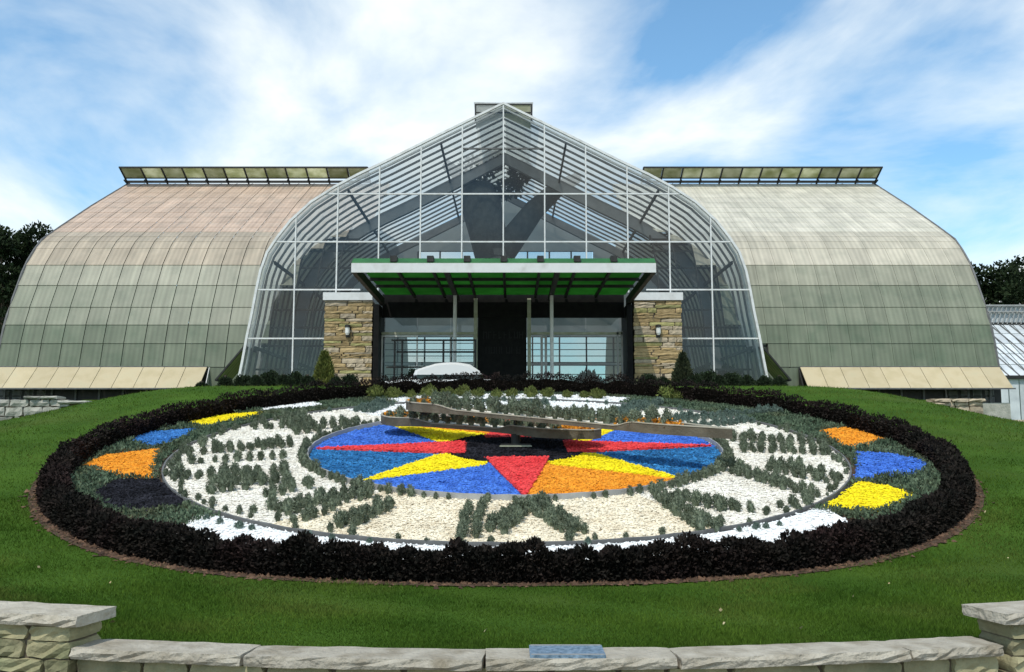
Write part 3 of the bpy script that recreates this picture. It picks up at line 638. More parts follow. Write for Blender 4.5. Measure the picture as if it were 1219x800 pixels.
# ------------------------------------------------------------------ front wall
def rough_box(name, m, seed, nx=5, ny=3, nz=2, j=0.05, ends=True):
    g = random.Random(seed); v = {}; fs = []
    def vid(i, jj, k):
        key = (i, jj, k)
        if key not in v:
            p = [i / nx - 0.5, jj / ny - 0.5, k / nz - 0.5]
            e = sum(1 for c, nn_ in ((i, nx), (jj, ny), (k, nz)) if c in (0, nn_))
            sh = 1 - 0.04 * (e >= 2) - 0.04 * (e == 3)
            p = [c * (1 if ax == 0 and not ends else sh) + g.uniform(-j, j) * ((0.35 if ends else 0.06) if ax == 0 else 1) for ax, c in enumerate(p)]
            v[key] = (len(v), p)
        return v[key][0]
    for i in range(nx):
        for jj in range(ny):
            fs.append((vid(i, jj, 0), vid(i, jj + 1, 0), vid(i + 1, jj + 1, 0), vid(i + 1, jj, 0))); fs.append((vid(i, jj, nz), vid(i + 1, jj, nz), vid(i + 1, jj + 1, nz), vid(i, jj + 1, nz)))
    for i in range(nx):
        for k in range(nz):
            fs.append((vid(i, 0, k), vid(i + 1, 0, k), vid(i + 1, 0, k + 1), vid(i, 0, k + 1))); fs.append((vid(i, ny, k), vid(i, ny, k + 1), vid(i + 1, ny, k + 1), vid(i + 1, ny, k)))
    for jj in range(ny):
        for k in range(nz):
            fs.append((vid(0, jj, k), vid(0, jj, k + 1), vid(0, jj + 1, k + 1), vid(0, jj + 1, k))); fs.append((vid(nx, jj, k), vid(nx, jj + 1, k), vid(nx, jj + 1, k + 1), vid(nx, jj, k + 1)))
    vs_ = [None] * len(v)
    for idx, p in v.values(): vs_[idx] = p
    return mesh(name, vs_, fs, m)
COP = [rough_box('coping_stone', 'coping', s, 14, 5, 3, 0.03, False) for s in range(4)]
WST = [rough_box('wall_stone', 'wall_stone', s + 9, 5, 2, 3, 0.05) for s in range(4)]
def arc_pt(th, r): return Vector((WC[0] + r * math.sin(th), WC[1] - r * math.cos(th), 0))
wall = empty('front_wall', (0, 7.4, -2.75), 'low curved stone wall with pale coping at the front of the lawn', 'wall')
def arc_piece(name, me, parent, th0, th1, r0, r1, z0, z1):
    thm = (th0 + th1) / 2; c = arc_pt(thm, (r0 + r1) / 2); c.z = (z0 + z1) / 2
    return place(name, me, c, parent, (random.uniform(-0.006, 0.006), random.uniform(-0.004, 0.004), thm), ((th1 - th0) * (r0 + r1) / 2 - 0.012, r1 - r0, z1 - z0))
tA, tB = math.asin(-3.42 / 16.1), math.asin(3.86 / 16.1)
th = tA; k = 0
while th < tB - 0.01:
    e = min(tB, th + random.uniform(0.085, 0.13));
    if tB - e < 0.03: e = tB
    arc_piece('coping_stone', COP[k % 4], wall, th, e, 16.0, 16.40, -1.705, -1.62 + random.uniform(-0.003, 0.004)); th = e; k += 1
def courses(parent, thA, thB, r0, r1, ztop, zbot, hs):
    z = ztop; k = 0
    while z > zbot + 0.04:
        hgt = random.uniform(*hs); th = thA - random.uniform(0, 0.02) * 0
        while th < thB - 0.001:
            e = th + random.uniform(0.02, 0.045)
            if thB - e < 0.014: e = thB
            arc_piece('stone', random.choice(WST), parent, th, e, r0 + random.uniform(-0.01, 0.01), r1 + random.uniform(-0.015, 0.015), z - hgt + 0.008, z); th = e
        z -= hgt
def backing(parent, thA, thB, r0, r1, z0, z1):
    v = []; n = 12
    for i in range(n + 1):
        th = thA + (thB - thA) * i / n
        for r, z in ((r0, z0), (r1, z0), (r1, z1), (r0, z1)): p = arc_pt(th, r); v.append((p.x, p.y, z))
    f = [(i * 4 + j, i * 4 + (j + 1) % 4, i * 4 + 4 + (j + 1) % 4, i * 4 + 4 + j) for i in range(n) for j in range(4)] + [(0, 1, 2, 3), (4 * n + 3, 4 * n + 2, 4 * n + 1, 4 * n)]
    build('mortar', v, f, 'mortar', parent)
courses(wall, tA, tB, 16.06, 16.33, -1.71, -2.4, (0.10, 0.16)); backing(wall, tA, tB, 16.05, 16.29, -2.75, -1.712)
for thA, thB, lab, ex in ((math.asin(-9.5 / 16.1), math.asin(-3.32 / 16.1), 'raised stepped end of the stone wall at the lower left corner', 0), (math.asin(3.83 / 16.1), math.asin(9.5 / 16.1), 'raised stepped end of the stone wall at the lower right corner', 1)):
    e_ = empty('wall_pier', arc_pt((thA + thB) / 2, 16.2) + Vector((0, 0, -2.75)), lab, 'wall')
    th = thA; k = 1 + ex; marks = []
    while th < thB - 0.01:
        e = min(thB, th + random.uniform(0.06, 0.09));
        if thB - e < 0.05: e = thB
        arc_piece('coping_stone', COP[k % 4], e_, th, e, 15.95, 16.45, -1.455, -1.365); th = e; k += 1
    courses(e_, thA + (0.006 if ex else 0), thB - (0 if ex else 0.006), 16.0, 16.40, -1.46, -2.3, (0.11, 0.15)); backing(e_, thA + 0.008, thB - 0.008, 16.03, 16.36, -2.75, -1.465)
# plaque on the coping
pth = math.asin(0.42 / 16.2); pr = empty('plaque', arc_pt(pth, 16.2) + Vector((0, 0, -1.62)), 'blue grey metal plaque lying on the wall coping', 'plaque')
c = arc_pt(pth, 16.19)
MB().box(c.x - 0.285, c.x + 0.285, c.y - 0.185, c.y + 0.17, -1.622, -1.597).build('plate', 'plaque', pr)
MB().box(c.x - 0.275, c.x + 0.275, c.y + 0.145, c.y + 0.16, -1.5965, -1.591).box(c.x - 0.275, c.x + 0.275, c.y - 0.175, c.y - 0.16, -1.5965, -1.591).build('rim', 'grey_metal', pr)

# ------------------------------------------------------------------ side walls by the wings
TST = [rough_box('tan_stone', 'stone_b', s + 70, 4, 2, 2, 0.07) for s in range(4)]
GST = [rough_box('grey_stone', 'grey_stone', s + 30, 4, 2, 2, 0.07) for s in range(4)]
def side_wall(rows, lab, D0, GST=GST):
    xs_ = [r[0] for r in rows] + [r[1] for r in rows]; zb = min(r[2] for r in rows)
    x0, x1 = min(xs_), max(xs_)
    e_ = empty('side_wall', ((x0 + x1) / 2, D0, zb), lab, 'wall')
    for (xa, xb, za, zb2, n, cop) in rows:
        w = (xb - xa) / n
        for i in range(n):
            place('coping_stone' if cop else 'stone', random.choice(GST), (xa + w * (i + .5), D0 + 0.3, (za + zb2) / 2), e_, (0, random.uniform(-0.02, 0.02), 0), (w * 0.96, 0.62 + 0.2 * cop, (zb2 - za) * 0.95))
    MB().box(x0 + 0.05, x1 - 0.05, D0 + 0.1, D0 + 0.5, zb, max(r[3] for r in rows if not r[5]) - 0.06).build('mortar', 'mortar', e_)
def pxx(px, D): return (px - 609.5) / F * D
side_wall([(pxx(-60, 36), pxx(70, 36), 0.45, 0.95, 5, 0), (pxx(-60, 36), pxx(74, 36), 0.95, 1.32, 6, 0), (pxx(-60, 36), pxx(84, 36), 1.32, 1.60, 6, 0), (pxx(30, 36), pxx(70, 36), 1.60, 1.73, 2, 1), (pxx(70, 36), pxx(106, 36), 1.42, 1.55, 1, 1)], 'grey rubble stone wall below the left awning', 36)
side_wall([(pxx(1132, 36), pxx(1172, 36), 0.6, 0.98, 2, 0), (pxx(1120, 36), pxx(1170, 36), 0.98, 1.35, 3, 0), (pxx(1118, 36), pxx(1170, 36), 1.35, 1.50, 3, 0), (pxx(1110, 36), pxx(1172, 36), 1.50, 1.63, 3, 1), (pxx(1090, 36), pxx(1125, 36), 1.36, 1.48, 1, 1)], 'tan stone wall stub below the right awning', 36, TST)
side_wall([(pxx(1200, 34), pxx(1290, 34), 0.05, 0.55, 4, 0), (pxx(1180, 34), pxx(1290, 34), 0.62, 0.76, 3, 1)], 'low stone wall at the right edge beside the lawn', 34, TST)

# ------------------------------------------------------------------ the conservatory
BX = -0.43; FD = 45.0; FLOOR = 1.8
cons = empty('conservatory', (BX, FD, FLOOR), 'large glass conservatory with curved gable front and two long wings', 'conservatory')
half = [(122, 0.0), (165, 88), (190, 138), (207, 174), (222, 202), (240, 230), (262, 254), (282, 270), (300, 282), (322, 290), (345, 295), (372, 300), (400, 306), (430, 311.5), (457, 317)]
sec = []                                  # (half width, z) of the hall, top to bottom
for py, hw in half: q = at(609.5 + hw, py, FD); sec.append((q.x, q.z))
(xa, za), (xb, zb) = sec[-2], sec[-1]; t = (FLOOR - zb) / (za - zb); sec.append((xb + (xa - xb) * t, FLOOR))
def outline(scale_in=0.0):
    l = [(BX - w, z) for w, z in sec[::-1]]; r = [(BX + w, z) for w, z in sec[1:]]
    return l + r
OUT = outline()
def arch(D, depth, width, m, name, parent, inset=0.0):
    """rib that follows the hall section: depth = in-plane, width = along y"""
    pts = OUT; n = len(pts); v = []; f = []
    for i, (x, z) in enumerate(pts):
        a = Vector(pts[max(i - 1, 0)]); b = Vector(pts[min(i + 1, n - 1)]); t = (b - a).normalized(); nn = Vector((t.y, -t.x))  # inward
        if i == 0 or i == n - 1: nn = Vector((1 if i == 0 else -1, 0))
        for dd, yy in ((inset, 0), (inset + depth, 0), (inset + depth, width), (inset, width)):
            q = Vector((x, z)) + nn * dd; v.append((q.x, D + yy, q.y))
    for i in range(n - 1):
        for j in range(4): f.append((i * 4 + j, i * 4 + (j + 1) % 4, i * 4 + 4 + (j + 1) % 4, i * 4 + 4 + j))
    f += [(0, 1, 2, 3), (4 * n - 1, 4 * n - 2, 4 * n - 3, 4 * n - 4)]
    return build(name, v, f, m, parent)
front = arch(FD - 0.10, 0.115, 0.14, 'white_metal', 'front_arch', cons)
arch(FD + 0.30, 0.09, 0.10, 'white_metal', 'second_arch', cons, 0.13)
# roof ribs, glazing bays, inner arches
END = 61.8
ribs = np.arange(FD + 1.15, END, 0.98)
hall = place('hall_roof', None, (BX, FD + 1, FLOOR), cons)
def hall_roof_sheet(y0, y1, off):
    v = []; n = len(OUT); f = []
    for (x, z) in OUT:
        s = 1 - off / 12.0; v.append((BX + (x - BX) * s, y0, z - off * 0.6)); v.append((BX + (x - BX) * s, y1, z - off * 0.6))
    for i in range(n - 1): f.append((2 * i, 2 * i + 1, 2 * i + 3, 2 * i + 2))
    return v, f
v, f = hall_roof_sheet(FD + 0.04, END, 0.0)
bpy.data.objects.remove(hall)
hall = build('hall_roof', v, f, 'roof_fibre', cons)
for D in ribs: arch(D, 0.10, 0.08, 'rib_metal', 'rib', hall, 0.03)
for D, dp in ((52.2, 0.55), (60.6, 0.45)): arch(D, dp, 0.35, 'arch_grey', 'main_arch', hall, 0.36)
for fr in (0.18, 0.42, 0.66, 0.86):       # purlins under the ribs
    for sgn in (-1, 1):
        L_ = [Vector(s) for s in sec]; tot = [0]
        for i in range(1, len(L_)): tot.append(tot[-1] + (L_[i] - L_[i - 1]).length)
        tt = fr * tot[-1]; i = next(k for k in range(1, len(tot)) if tot[k] >= tt); q = L_[i - 1].lerp(L_[i], (tt - tot[i - 1]) / (tot[i] - tot[i - 1]))
        MB().bar((BX + sgn * (q.x - 0.35), FD + 0.5, q.y - 0.25), (BX + sgn * (q.x - 0.35), END - 0.3, q.y - 0.25), 0.09, 0.16).build('purlin', 'dark_metal', hall)
# facade grid
def clip(poly, a, b):
    out = []
    for i in range(len(poly)):
        p, q = poly[i], poly[(i + 1) % len(poly)]
        sp = (b[0] - a[0]) * (p[1] - a[1]) - (b[1] - a[1]) * (p[0] - a[0]); sq = (b[0] - a[0]) * (q[1] - a[1]) - (b[1] - a[1]) * (q[0] - a[0])
        if sp <= 0: out.append(p)
        if (sp < 0 and sq > 0) or (sp > 0 and sq < 0): t = sp / (sp - sq); out.append((p[0] + (q[0] - p[0]) * t, p[1] + (q[1] - p[1]) * t))
    return out
SP = 50.3 / F * FD
mxs = [BX + k * SP for k in range(-5, 6)]
mzs = [at(598, y, FD).z for y in (403, 345, 288, 231, 177)]
def top_at(x):
    w = abs(x - BX)
    for (w0, z0), (w1, z1) in zip(sec, sec[1:]):
        if w0 <= w <= w1: return z0 + (z1 - z0) * (w - w0) / max(w1 - w0, 1e-6)
    return FLOOR
def half_at(z):
    for (w0, z0), (w1, z1) in zip(sec, sec[1:]):
        if z1 <= z <= z0: return w0 + (w1 - w0) * (z0 - z) / max(z0 - z1, 1e-6)
    return 0
PIL = 6.05                                # the entrance bay
CANZ = 6.62
for k, x in enumerate(mxs):
    zt = top_at(x) - 0.08; z0 = FLOOR if abs(x - BX) > 9.2 else (CANZ + 0.60 if abs(x - BX) < 6.2 else 7.0)
    MB().box(x - 0.031, x + 0.031, FD - 0.07, FD + 0.06, z0, zt).build('mullion', 'white_metal', front)
for zi, z in enumerate(mzs):
    hw = half_at(z) - 0.12
    segs = [(-hw, hw)] if z > 7.5 else [(-hw, -7.0), (7.0, hw)]
    if zi == 4: segs = [(-SP, SP)]
    for s0, s1 in segs: MB().box(BX + s0, BX + s1, FD - 0.055, FD + 0.045, z - 0.035, z + 0.035).build('transom', 'white_metal' if zi != 4 else 'rib_metal', front)
gx = [BX - 14] + mxs + [BX + 14]; gz = [FLOOR] + mzs + [17.5]
for i in range(len(gx) - 1):
    for j in range(len(gz) - 1):
        xm = (gx[i] + gx[i + 1]) / 2 - BX
        z0 = gz[j]
        if abs(xm) < 8.0 and gz[j + 1] <= CANZ + 0.9: continue
        if abs(xm) < 8.0 and z0 < CANZ: z0 = CANZ + 0.05
        poly = [(gx[i] + 0.01, z0 + 0.01), (gx[i + 1] - 0.01, z0 + 0.01), (gx[i + 1] - 0.01, gz[j + 1] - 0.01), (gx[i] + 0.01, gz[j + 1] - 0.01)]
        for a_, b_ in zip(OUT, OUT[1:]):
            poly = clip(poly, a_, b_)
            if len(poly) < 3: break
        if len(poly) < 3: continue
        n = len(poly); v = [(x, FD - 0.012, z) for x, z in poly] + [(x, FD + 0.012, z) for x, z in poly]
        build('pane', [(x, FD, z) for x, z in poly], [tuple(range(n))], 'pane_glass', front)
# hall floor, far wall with windows
build('hall_floor', [(BX - 12.8, FD + 0.2, FLOOR + 0.03), (BX + 12.8, FD + 0.2, FLOOR + 0.03), (BX + 12.8, END, FLOOR + 0.03), (BX - 12.8, END, FLOOR + 0.03)], [(0, 1, 2, 3)], 'floor', cons)
WROWS = ((2.6, 5.0, -9.0, 9.0, 10), (5.2, 6.9, -9.0, 9.0, 10), (10.1, 12.7, -5.9, 5.9, 8))
fv_, ff_ = [], []
def wall_piece(x0, x1, z0, z1):
    poly = [(BX + x0, z0), (BX + x1, z0), (BX + x1, z1), (BX + x0, z1)]
    for a_, b_ in zip(OUT, OUT[1:]):
        poly = clip(poly, a_, b_)
        if len(poly) < 3: return
    k = len(fv_); fv_.extend((x, END, z) for x, z in poly); ff_.append(tuple(range(k, k + len(poly))))
zp = FLOOR
for r0, r1, x0, x1, nn_ in WROWS: wall_piece(-14, 14, zp, r0); wall_piece(-14, x0, r0, r1); wall_piece(x1, 14, r0, r1); zp = r1
wall_piece(-14, 14, zp, 18)
fw = build('far_wall', fv_, ff_, 'interior_wall', cons)
for r0, r1, x0, x1, nn_ in WROWS:
    wdt = (x1 - x0) / nn_
    for i in range(nn_):
        a0 = BX + x0 + wdt * i + 0.05; a1 = a0 + wdt - 0.10
        build('window', [(a0, END, r0), (a1, END, r0), (a1, END, r1), (a0, END, r1)], [(0, 1, 2, 3)], 'window_fibre', fw)
        MB().box(a0 - 0.10, a0, END - 0.08, END + 0.06, r0, r1).build('window_post', 'dark_metal', fw)
    MB_ = MB()
    for q in range(0, 5): zq = r0 + (r1 - r0) * q / 4; MB_.box(BX + x0, BX + x1, END - 0.14, END - 0.09, zq - 0.025, zq + 0.025)
    tag(MB_.build('glazing_bars', 'dark_metal', fw), kind='stuff')
# ridge ventilator over the hall
rv = MB().bar((BX - 1.42, FD + 0.45, 16.0), (BX - 1.42, FD + 0.45, 16.95), 0.07).bar((BX + 1.42, FD + 0.45, 16.0), (BX + 1.42, FD + 0.45, 16.95), 0.09).bar((BX - 1.45, FD + 0.45, 16.93), (BX + 1.45, FD + 0.45, 16.93), 0.06).bar((BX - 1.42, FD + 0.45, 16.5), (BX + 1.42, FD + 0.45, 16.5), 0.05).build('hall_ridge_vent', 'dark_metal', cons)
MB().slab([(BX - 1.39, FD + 0.47, 15.65), (BX - 0.03, FD + 0.47, 16.3), (BX - 0.03, FD + 0.47, 16.9), (BX - 1.39, FD + 0.47, 16.9)], (0, 0.03, 0)).build('pane', 'roof_fibre', rv)
MB().slab([(BX + 0.03, FD + 0.47, 16.3), (BX + 1.37, FD + 0.47, 15.65), (BX + 1.37, FD + 0.47, 16.9), (BX + 0.03, FD + 0.47, 16.9)], (0, 0.03, 0)).build('pane', 'vent_glass', rv)
for sgn in (-1, 1):
    MB().slab([(BX + sgn * 0.05, FD + 0.45, 16.97), (BX + sgn * 1.5, FD + 0.45, 17.0), (BX + sgn * 1.5, END - 1, 17.0), (BX + sgn * 0.05, END - 1, 16.97)], (0, 0, 0.05)).build('vent_lid', 'roof_fibre', rv)
# open side vents at the foot of the hall
for sgn, nm in ((-1, 'left'), (1, 'right')):
    hx, hz = BX + sgn * (half_at(4.55) + 0.05), 4.55; lx, lz = BX + sgn * 13.95, 2.95
    D0, D1 = FD + 0.10, 47.42
    sv = MB().bar((lx, D0, lz), (lx, D1, lz), 0.10, 0.10).bar((hx, D0, hz), (hx, D1, hz), 0.12, 0.16).bar((hx, D0, hz), (lx, D0, lz), 0.06, 0.08).build('side_vent', 'dark_metal', cons)
    nb = 6
    for k in range(nb):
        y0 = D0 + 0.04 + (D1 - D0 - 0.08) * k / nb; y1 = y0 + (D1 - D0 - 0.08) / nb - 0.05
        MB().slab([(hx, y0, hz), (lx, y0, lz), (lx, y1, lz), (hx, y1, hz)], (0, 0, 0.03)).build('pane', 'vent_green', sv)

# ---- wings
WF = 47.5
prof_r = [(218, 443), (245, 485), (270, 520), (285, 540), (297, 548), (310, 555), (324, 560.5), (340, 565), (357, 570), (375, 575), (392, 578.4), (410, 581), (437, 584)]
wsec = []
for py, off in prof_r:
    D = WF * 584.0 / off; q = at(600, py, D); wsec.append((D, q.z, py))
def wpt(py):                              # point of the wing section seen at that height
    for (d0, z0, p0), (d1, z1, p1) in zip(wsec, wsec[1:]):
        if p0 <= py <= p1: t = (py - p0) / (p1 - p0); return Vector((0, d0 + (d1 - d0) * t, z0 + (z1 - z0) * t))
    return Vector((0, wsec[-1][0], wsec[-1][1]))
rows = [437, 409, 387, 366, 340, 316, 296] + list(np.linspace(288, 219, 13))
RIDGE_D, RIDGE_Z = wsec[0][0], wsec[0][1]
for sgn in (-1, 1):
    XE = 26.0 if sgn < 0 else 25.35      # outer end
    side = 'left' if sgn < 0 else 'right'
    n = len(wsec); v = []; f = []
    full = [(d, z) for d, z, _ in wsec][::-1]
    full = [(WF + 0.02, FLOOR)] + full
    back = [(2 * RIDGE_D - d, z) for d, z in full[::-1]][1:]
    loop = full + back
    def inset(p, e=0.10): return (RIDGE_D + (p[0] - RIDGE_D) * (1 - e / 15), p[1] - e * 0.7 if p[1] > FLOOR + 0.1 else p[1])
    xi = BX + sgn * 8.2; xo = BX + sgn * XE
    k = len(loop); mbw = MB()
    for c_ in range(0, 17):
        X = xo - sgn * (1.065 * c_ + (0.05 if c_ == 0 else 0)); pts_ = [(X, d, z) for d, z in map(inset, full)]
        for p0_, p1_ in zip(pts_, pts_[1:]): mbw.bar(p0_, p1_, 0.07, 0.10)
    for py in rows: q_ = wpt(py); mbw.bar((xi, *inset((q_.y, q_.z), 0.16)), (xo, *inset((q_.y, q_.z), 0.16)), 0.06, 0.10)
    wing = mbw.build('wing_roof', 'backing', cons)
    build('end_wall', [(xo - sgn * 0.03, d, z) for d, z in map(inset, loop)], [tuple(range(k))], 'panel_green', cons)
    # back slope
    build('back_roof', [(X, d + (0.06 if d > RIDGE_D else 0), z + 0.06) for X in (xi, xo) for d, z in back], [(i, i + 1, len(back) + i + 1, len(back) + i) for i in range(len(back) - 1)], 'panel_grey', cons)
    cw = 1.065; ncol = 17; gap = 0.042 if sgn < 0 else 0.018
    for j in range(len(rows) - 1):
        A, B = wpt(rows[j]), wpt(rows[j + 1]); mid = (A + B) / 2
        t = (B - A).normalized(); nrm = Vector((0, -t.z, t.y)).normalized()
        if nrm.y > 0: nrm = -nrm
        lap = 0.04 if j < 6 else 0.022
        # one mesh per row, shared by the row's panels
        big = rows[j] > 345
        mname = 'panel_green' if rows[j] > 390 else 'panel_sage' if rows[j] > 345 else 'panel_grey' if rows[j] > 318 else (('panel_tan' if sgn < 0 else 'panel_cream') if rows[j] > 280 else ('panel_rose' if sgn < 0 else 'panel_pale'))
        w = cw - gap; ov = t * 0.03
        q = [Vector((-w / 2, 0, 0)) + A - mid + nrm * lap, Vector((w / 2, 0, 0)) + A - mid + nrm * lap, Vector((w / 2, 0, 0)) + B - mid + nrm * 0.008 + ov * 0, Vector((-w / 2, 0, 0)) + B - mid + nrm * 0.008]
        mb = MB().slab(q, -nrm * 0.03)
        me = mesh('roof_panel', mb.v, mb.f, mname)
        for c_ in range(ncol):
            X = xo - sgn * (cw * (c_ + 0.5))
            px = 609.5 + F * X / (mid.y * ct + mid.z * st)
            # leave out the panels that stand inside the glass hall
            if abs(X - BX) + cw / 2 < half_at(min(max(mid.z, FLOOR), 16.3)) + 0.2 and mid.y < END: continue
            if abs(px - 598) < 120: continue
            if mid.z < 5.0 and abs(X - BX) < 13.2: continue
            place('roof_panel', me, (X, mid.y, mid.z), wing)
    # verge trim along the outer end
    MB().tube([(xo, d, z) for d, z in full[1:]], 0.07, 5).build('verge', 'rib_metal', wing)
    # ridge ventilator
    y0, z0, y1, z1 = RIDGE_D - 0.35, RIDGE_Z - 0.02, RIDGE_D - 1.65, RIDGE_Z + 0.62
    xin = BX + sgn * 9.3; mb = MB()
    mb.bar((xin, y0, z0 + 0.02), (xo, y0, z0 + 0.02), 0.14, 0.14).bar((xin, y0 - 0.32, z0 + 0.20), (xo, y0 - 0.32, z0 + 0.20), 0.10, 0.10).bar((xin, y1, z1), (xo + sgn * 0.05, y1, z1), 0.10, 0.10)
    nv = 12; wv = (XE - 9.3) / nv
    for i in range(nv + 1): X = xo - sgn * wv * i; mb.bar((X, y0, z0), (X, y1, z1), 0.09, 0.09).bar((X, y0 + 0.1, z0 - 0.12), (X, y0 - 0.5, z0 + 0.0), 0.08, 0.08)
    rv = mb.build('ridge_vent', 'dark_metal', cons)
    for i in range(nv):
        X0 = xo - sgn * (wv * i + 0.06); X1 = xo - sgn * (wv * (i + 1) - 0.06)
        MB().slab([(X0, y0 - 0.3, z0 + 0.16), (X1, y0 - 0.3, z0 + 0.16), (X1, y1 + 0.04, z1 - 0.02), (X0, y1 + 0.04, z1 - 0.02)], (0, 0.02, 0.02)).build('pane', 'vent_glass', rv)
    # awning over the base vents
    xi2 = BX + sgn * 15.15; zt, zb_ = 3.74, 2.62; ya, yb = WF - 0.06, WF - 1.30
    mb = MB().bar((xi2, ya, zt), (xo, ya, zt), 0.08, 0.12).bar((xi2, yb, zb_ - 0.03), (xo + sgn * 0.1, yb, zb_ - 0.03), 0.05, 0.07)
    aw = mb.build('awning', 'rib_metal', cons)
    na = 10; wa = (xo - xi2) / na
    for i in range(na):
        X0 = xi2 + wa * (i + 0.012); X1 = xi2 + wa * (i + 0.988)
        MB().slab([(X0, ya - 0.03, zt + 0.02), (X1, ya - 0.03, zt + 0.02), (X1, yb, zb_ + random.uniform(-0.015, 0.015)), (X0, yb, zb_)], (0, 0.02, -0.03)).build('panel', 'awning', aw)
    if sgn < 0: MB().slab([(xi2 + 0.08, ya, zt), (xi2 + 0.12, yb + 0.7, zb_ + 0.3), (xi2 + 0.10, yb + 0.75, FLOOR + 0.5), (xi2 + 0.04, ya, FLOOR)], (0.03, 0, 0)).build('end_flap', 'white_metal', aw)
    else: MB().slab([(xi2 - 0.08, ya, zt), (xi2 - 0.08, yb + 0.5, zb_), (xi2 - 0.08, yb + 0.5, FLOOR + 0.2), (xi2 - 0.08, ya, FLOOR)], (0.03, 0, 0)).build('end_flap', 'dark_metal', aw)
    # base under the awning: dark sheet coloured as the shade in the openings behind the posts, pale panes near the outer end
    bw = MB().box(min(xi2, xo), max(xi2, xo), WF - 0.09, WF - 0.04, FLOOR, 3.66).build('dark_opening_sheet', 'dark_metal', cons)
    for i in range(9):
        X = xi2 + (xo - xi2) * (i + 0.5) / 9; MB().box(X - 0.05, X + 0.05, WF - 0.17, WF - 0.10, FLOOR, 3.6).build('post', 'rib_metal', bw)
    for i in range(4):
        X = xo - sgn * (0.6 + i * 0.62)
        for z in (1.98, 2.30): MB().box(X - 0.22, X + 0.22, WF - 0.14, WF - 0.10, z, z + 0.26).build('pane', 'window_fibre', bw)
    MB().box(min(xi2, xo), max(xi2, xo), WF - 0.9, WF - 0.25, FLOOR - 2.6, FLOOR + 0.1).build('kerb', 'grey_stone', bw)
    # plain panels between hall and awning
    for k in range(2):
        X0 = xi2 - sgn * (0.05 + 1.05 * k); X1 = X0 - sgn * (1.0 if k == 0 else 0.55)
        MB().slab([(X0, WF - 0.03, FLOOR), (X1, WF - 0.03, FLOOR), (X1, WF - 0.03, 3.72), (X0, WF - 0.03, 3.72)], (0, -0.03, 0)).build('lower_panel', 'panel_green', wing)

# ---- entrance: stone pillars, canopy, doors
STN = [rough_box('stone_' + c, 'stone_' + c, s + 50, 4, 1, 2, 0.028) for c in 'aaabbc' for s in range(2)]
for sgn in (-1, 1):
    x0, x1 = sorted((BX + sgn * 6.22, BX + sgn * 8.55))
    pil = MB().box(x0 + 0.04, x1 - 0.04, FD - 0.95, FD - 0.12, FLOOR, 6.68).build('pillar', 'mortar', cons)
    z = FLOOR
    while z < 6.6:
        h = random.choice((0.08, 0.10, 0.12, 0.15, 0.18, 0.24)); h = min(h, 6.68 - z); x = x0 + random.uniform(-0.02, 0.02)
        while x < x1 - 0.01:
            w = random.uniform(0.3, 1.5)
            if x1 - x - w < 0.25: w = x1 - x
            place('stone', random.choice(STN), (x + w / 2, FD - 0.55 - random.uniform(-0.02, 0.03), z + h / 2), pil, (0, random.uniform(-0.012, 0.012), 0), (w * 0.99, 0.92, h * 0.965)); x += w
        z += h
    MB().box(x0 - 0.05, x1 + 0.05 if sgn > 0 else x1 - 0.02, FD - 1.08, FD - 0.115, 6.69, 7.06).build('cap', 'white_paint', pil)
    lx = BX + sgn * 7.38
    lamp = empty('wall_lamp', (lx, FD - 1.06, 5.0), 'small white wall lamp with dark cap on the ' + ('left' if sgn < 0 else 'right') + ' stone pillar', 'lamp', 'lamps on the entrance pillars')
    MB().tube([(lx, FD - 1.16, 5.0), (lx, FD - 1.16, 5.1), (lx, FD - 1.16, 5.36)], [0.07, 0.11, 0.11], 10).build('lamp_shade', 'lamp_white', lamp)
    MB().tube([(lx, FD - 1.16, 5.365), (lx, FD - 1.16, 5.47), (lx, FD - 1.16, 5.5)], [0.14, 0.14, 0.05], 10).build('lamp_cap', 'dark_metal', lamp)
    MB().box(lx - 0.10, lx + 0.10, FD - 1.07, FD - 1.0, 4.9, 5.5).build('bracket', 'dark_metal', lamp)
    MB().box(min(BX + sgn * 5.92, BX + sgn * 6.18), max(BX + sgn * 5.92, BX + sgn * 6.18), FD - 1.0, FD + 1.3, FLOOR, CANZ - 0.12).build('side_cheek', 'door_dark', cons)
CF = 36.5; CH = 6.06; canx = BX + 0.1
can = MB().box(canx - CH, canx + CH, CF - 0.06, CF, CANZ + 0.04, CANZ + 0.415).build('canopy', 'white_paint', cons)   # white fascia
for sgn in (-1, 1): MB().bar((canx + sgn * (CH - 0.10), CF + 0.02, CANZ + 0.20), (canx + sgn * (CH - 0.10), FD - 0.2, CANZ + 0.10), 0.18, 0.36).build('edge_beam', 'dark_metal', can)
MB().slab([(canx - CH, CF - 0.03, CANZ + 0.425), (canx + CH, CF - 0.03, CANZ + 0.425), (canx + CH, CF + 0.35, CANZ + 0.66), (canx - CH, CF + 0.35, CANZ + 0.66)], (0, 0.02, 0.03)).build('green_lip', 'green_paint', can)
nb = 8; bw_ = 2 * (CH - 0.2) / nb
ys_ = [CF + 0.05, CF + 3.4, CF + 5.2, FD - 0.25]
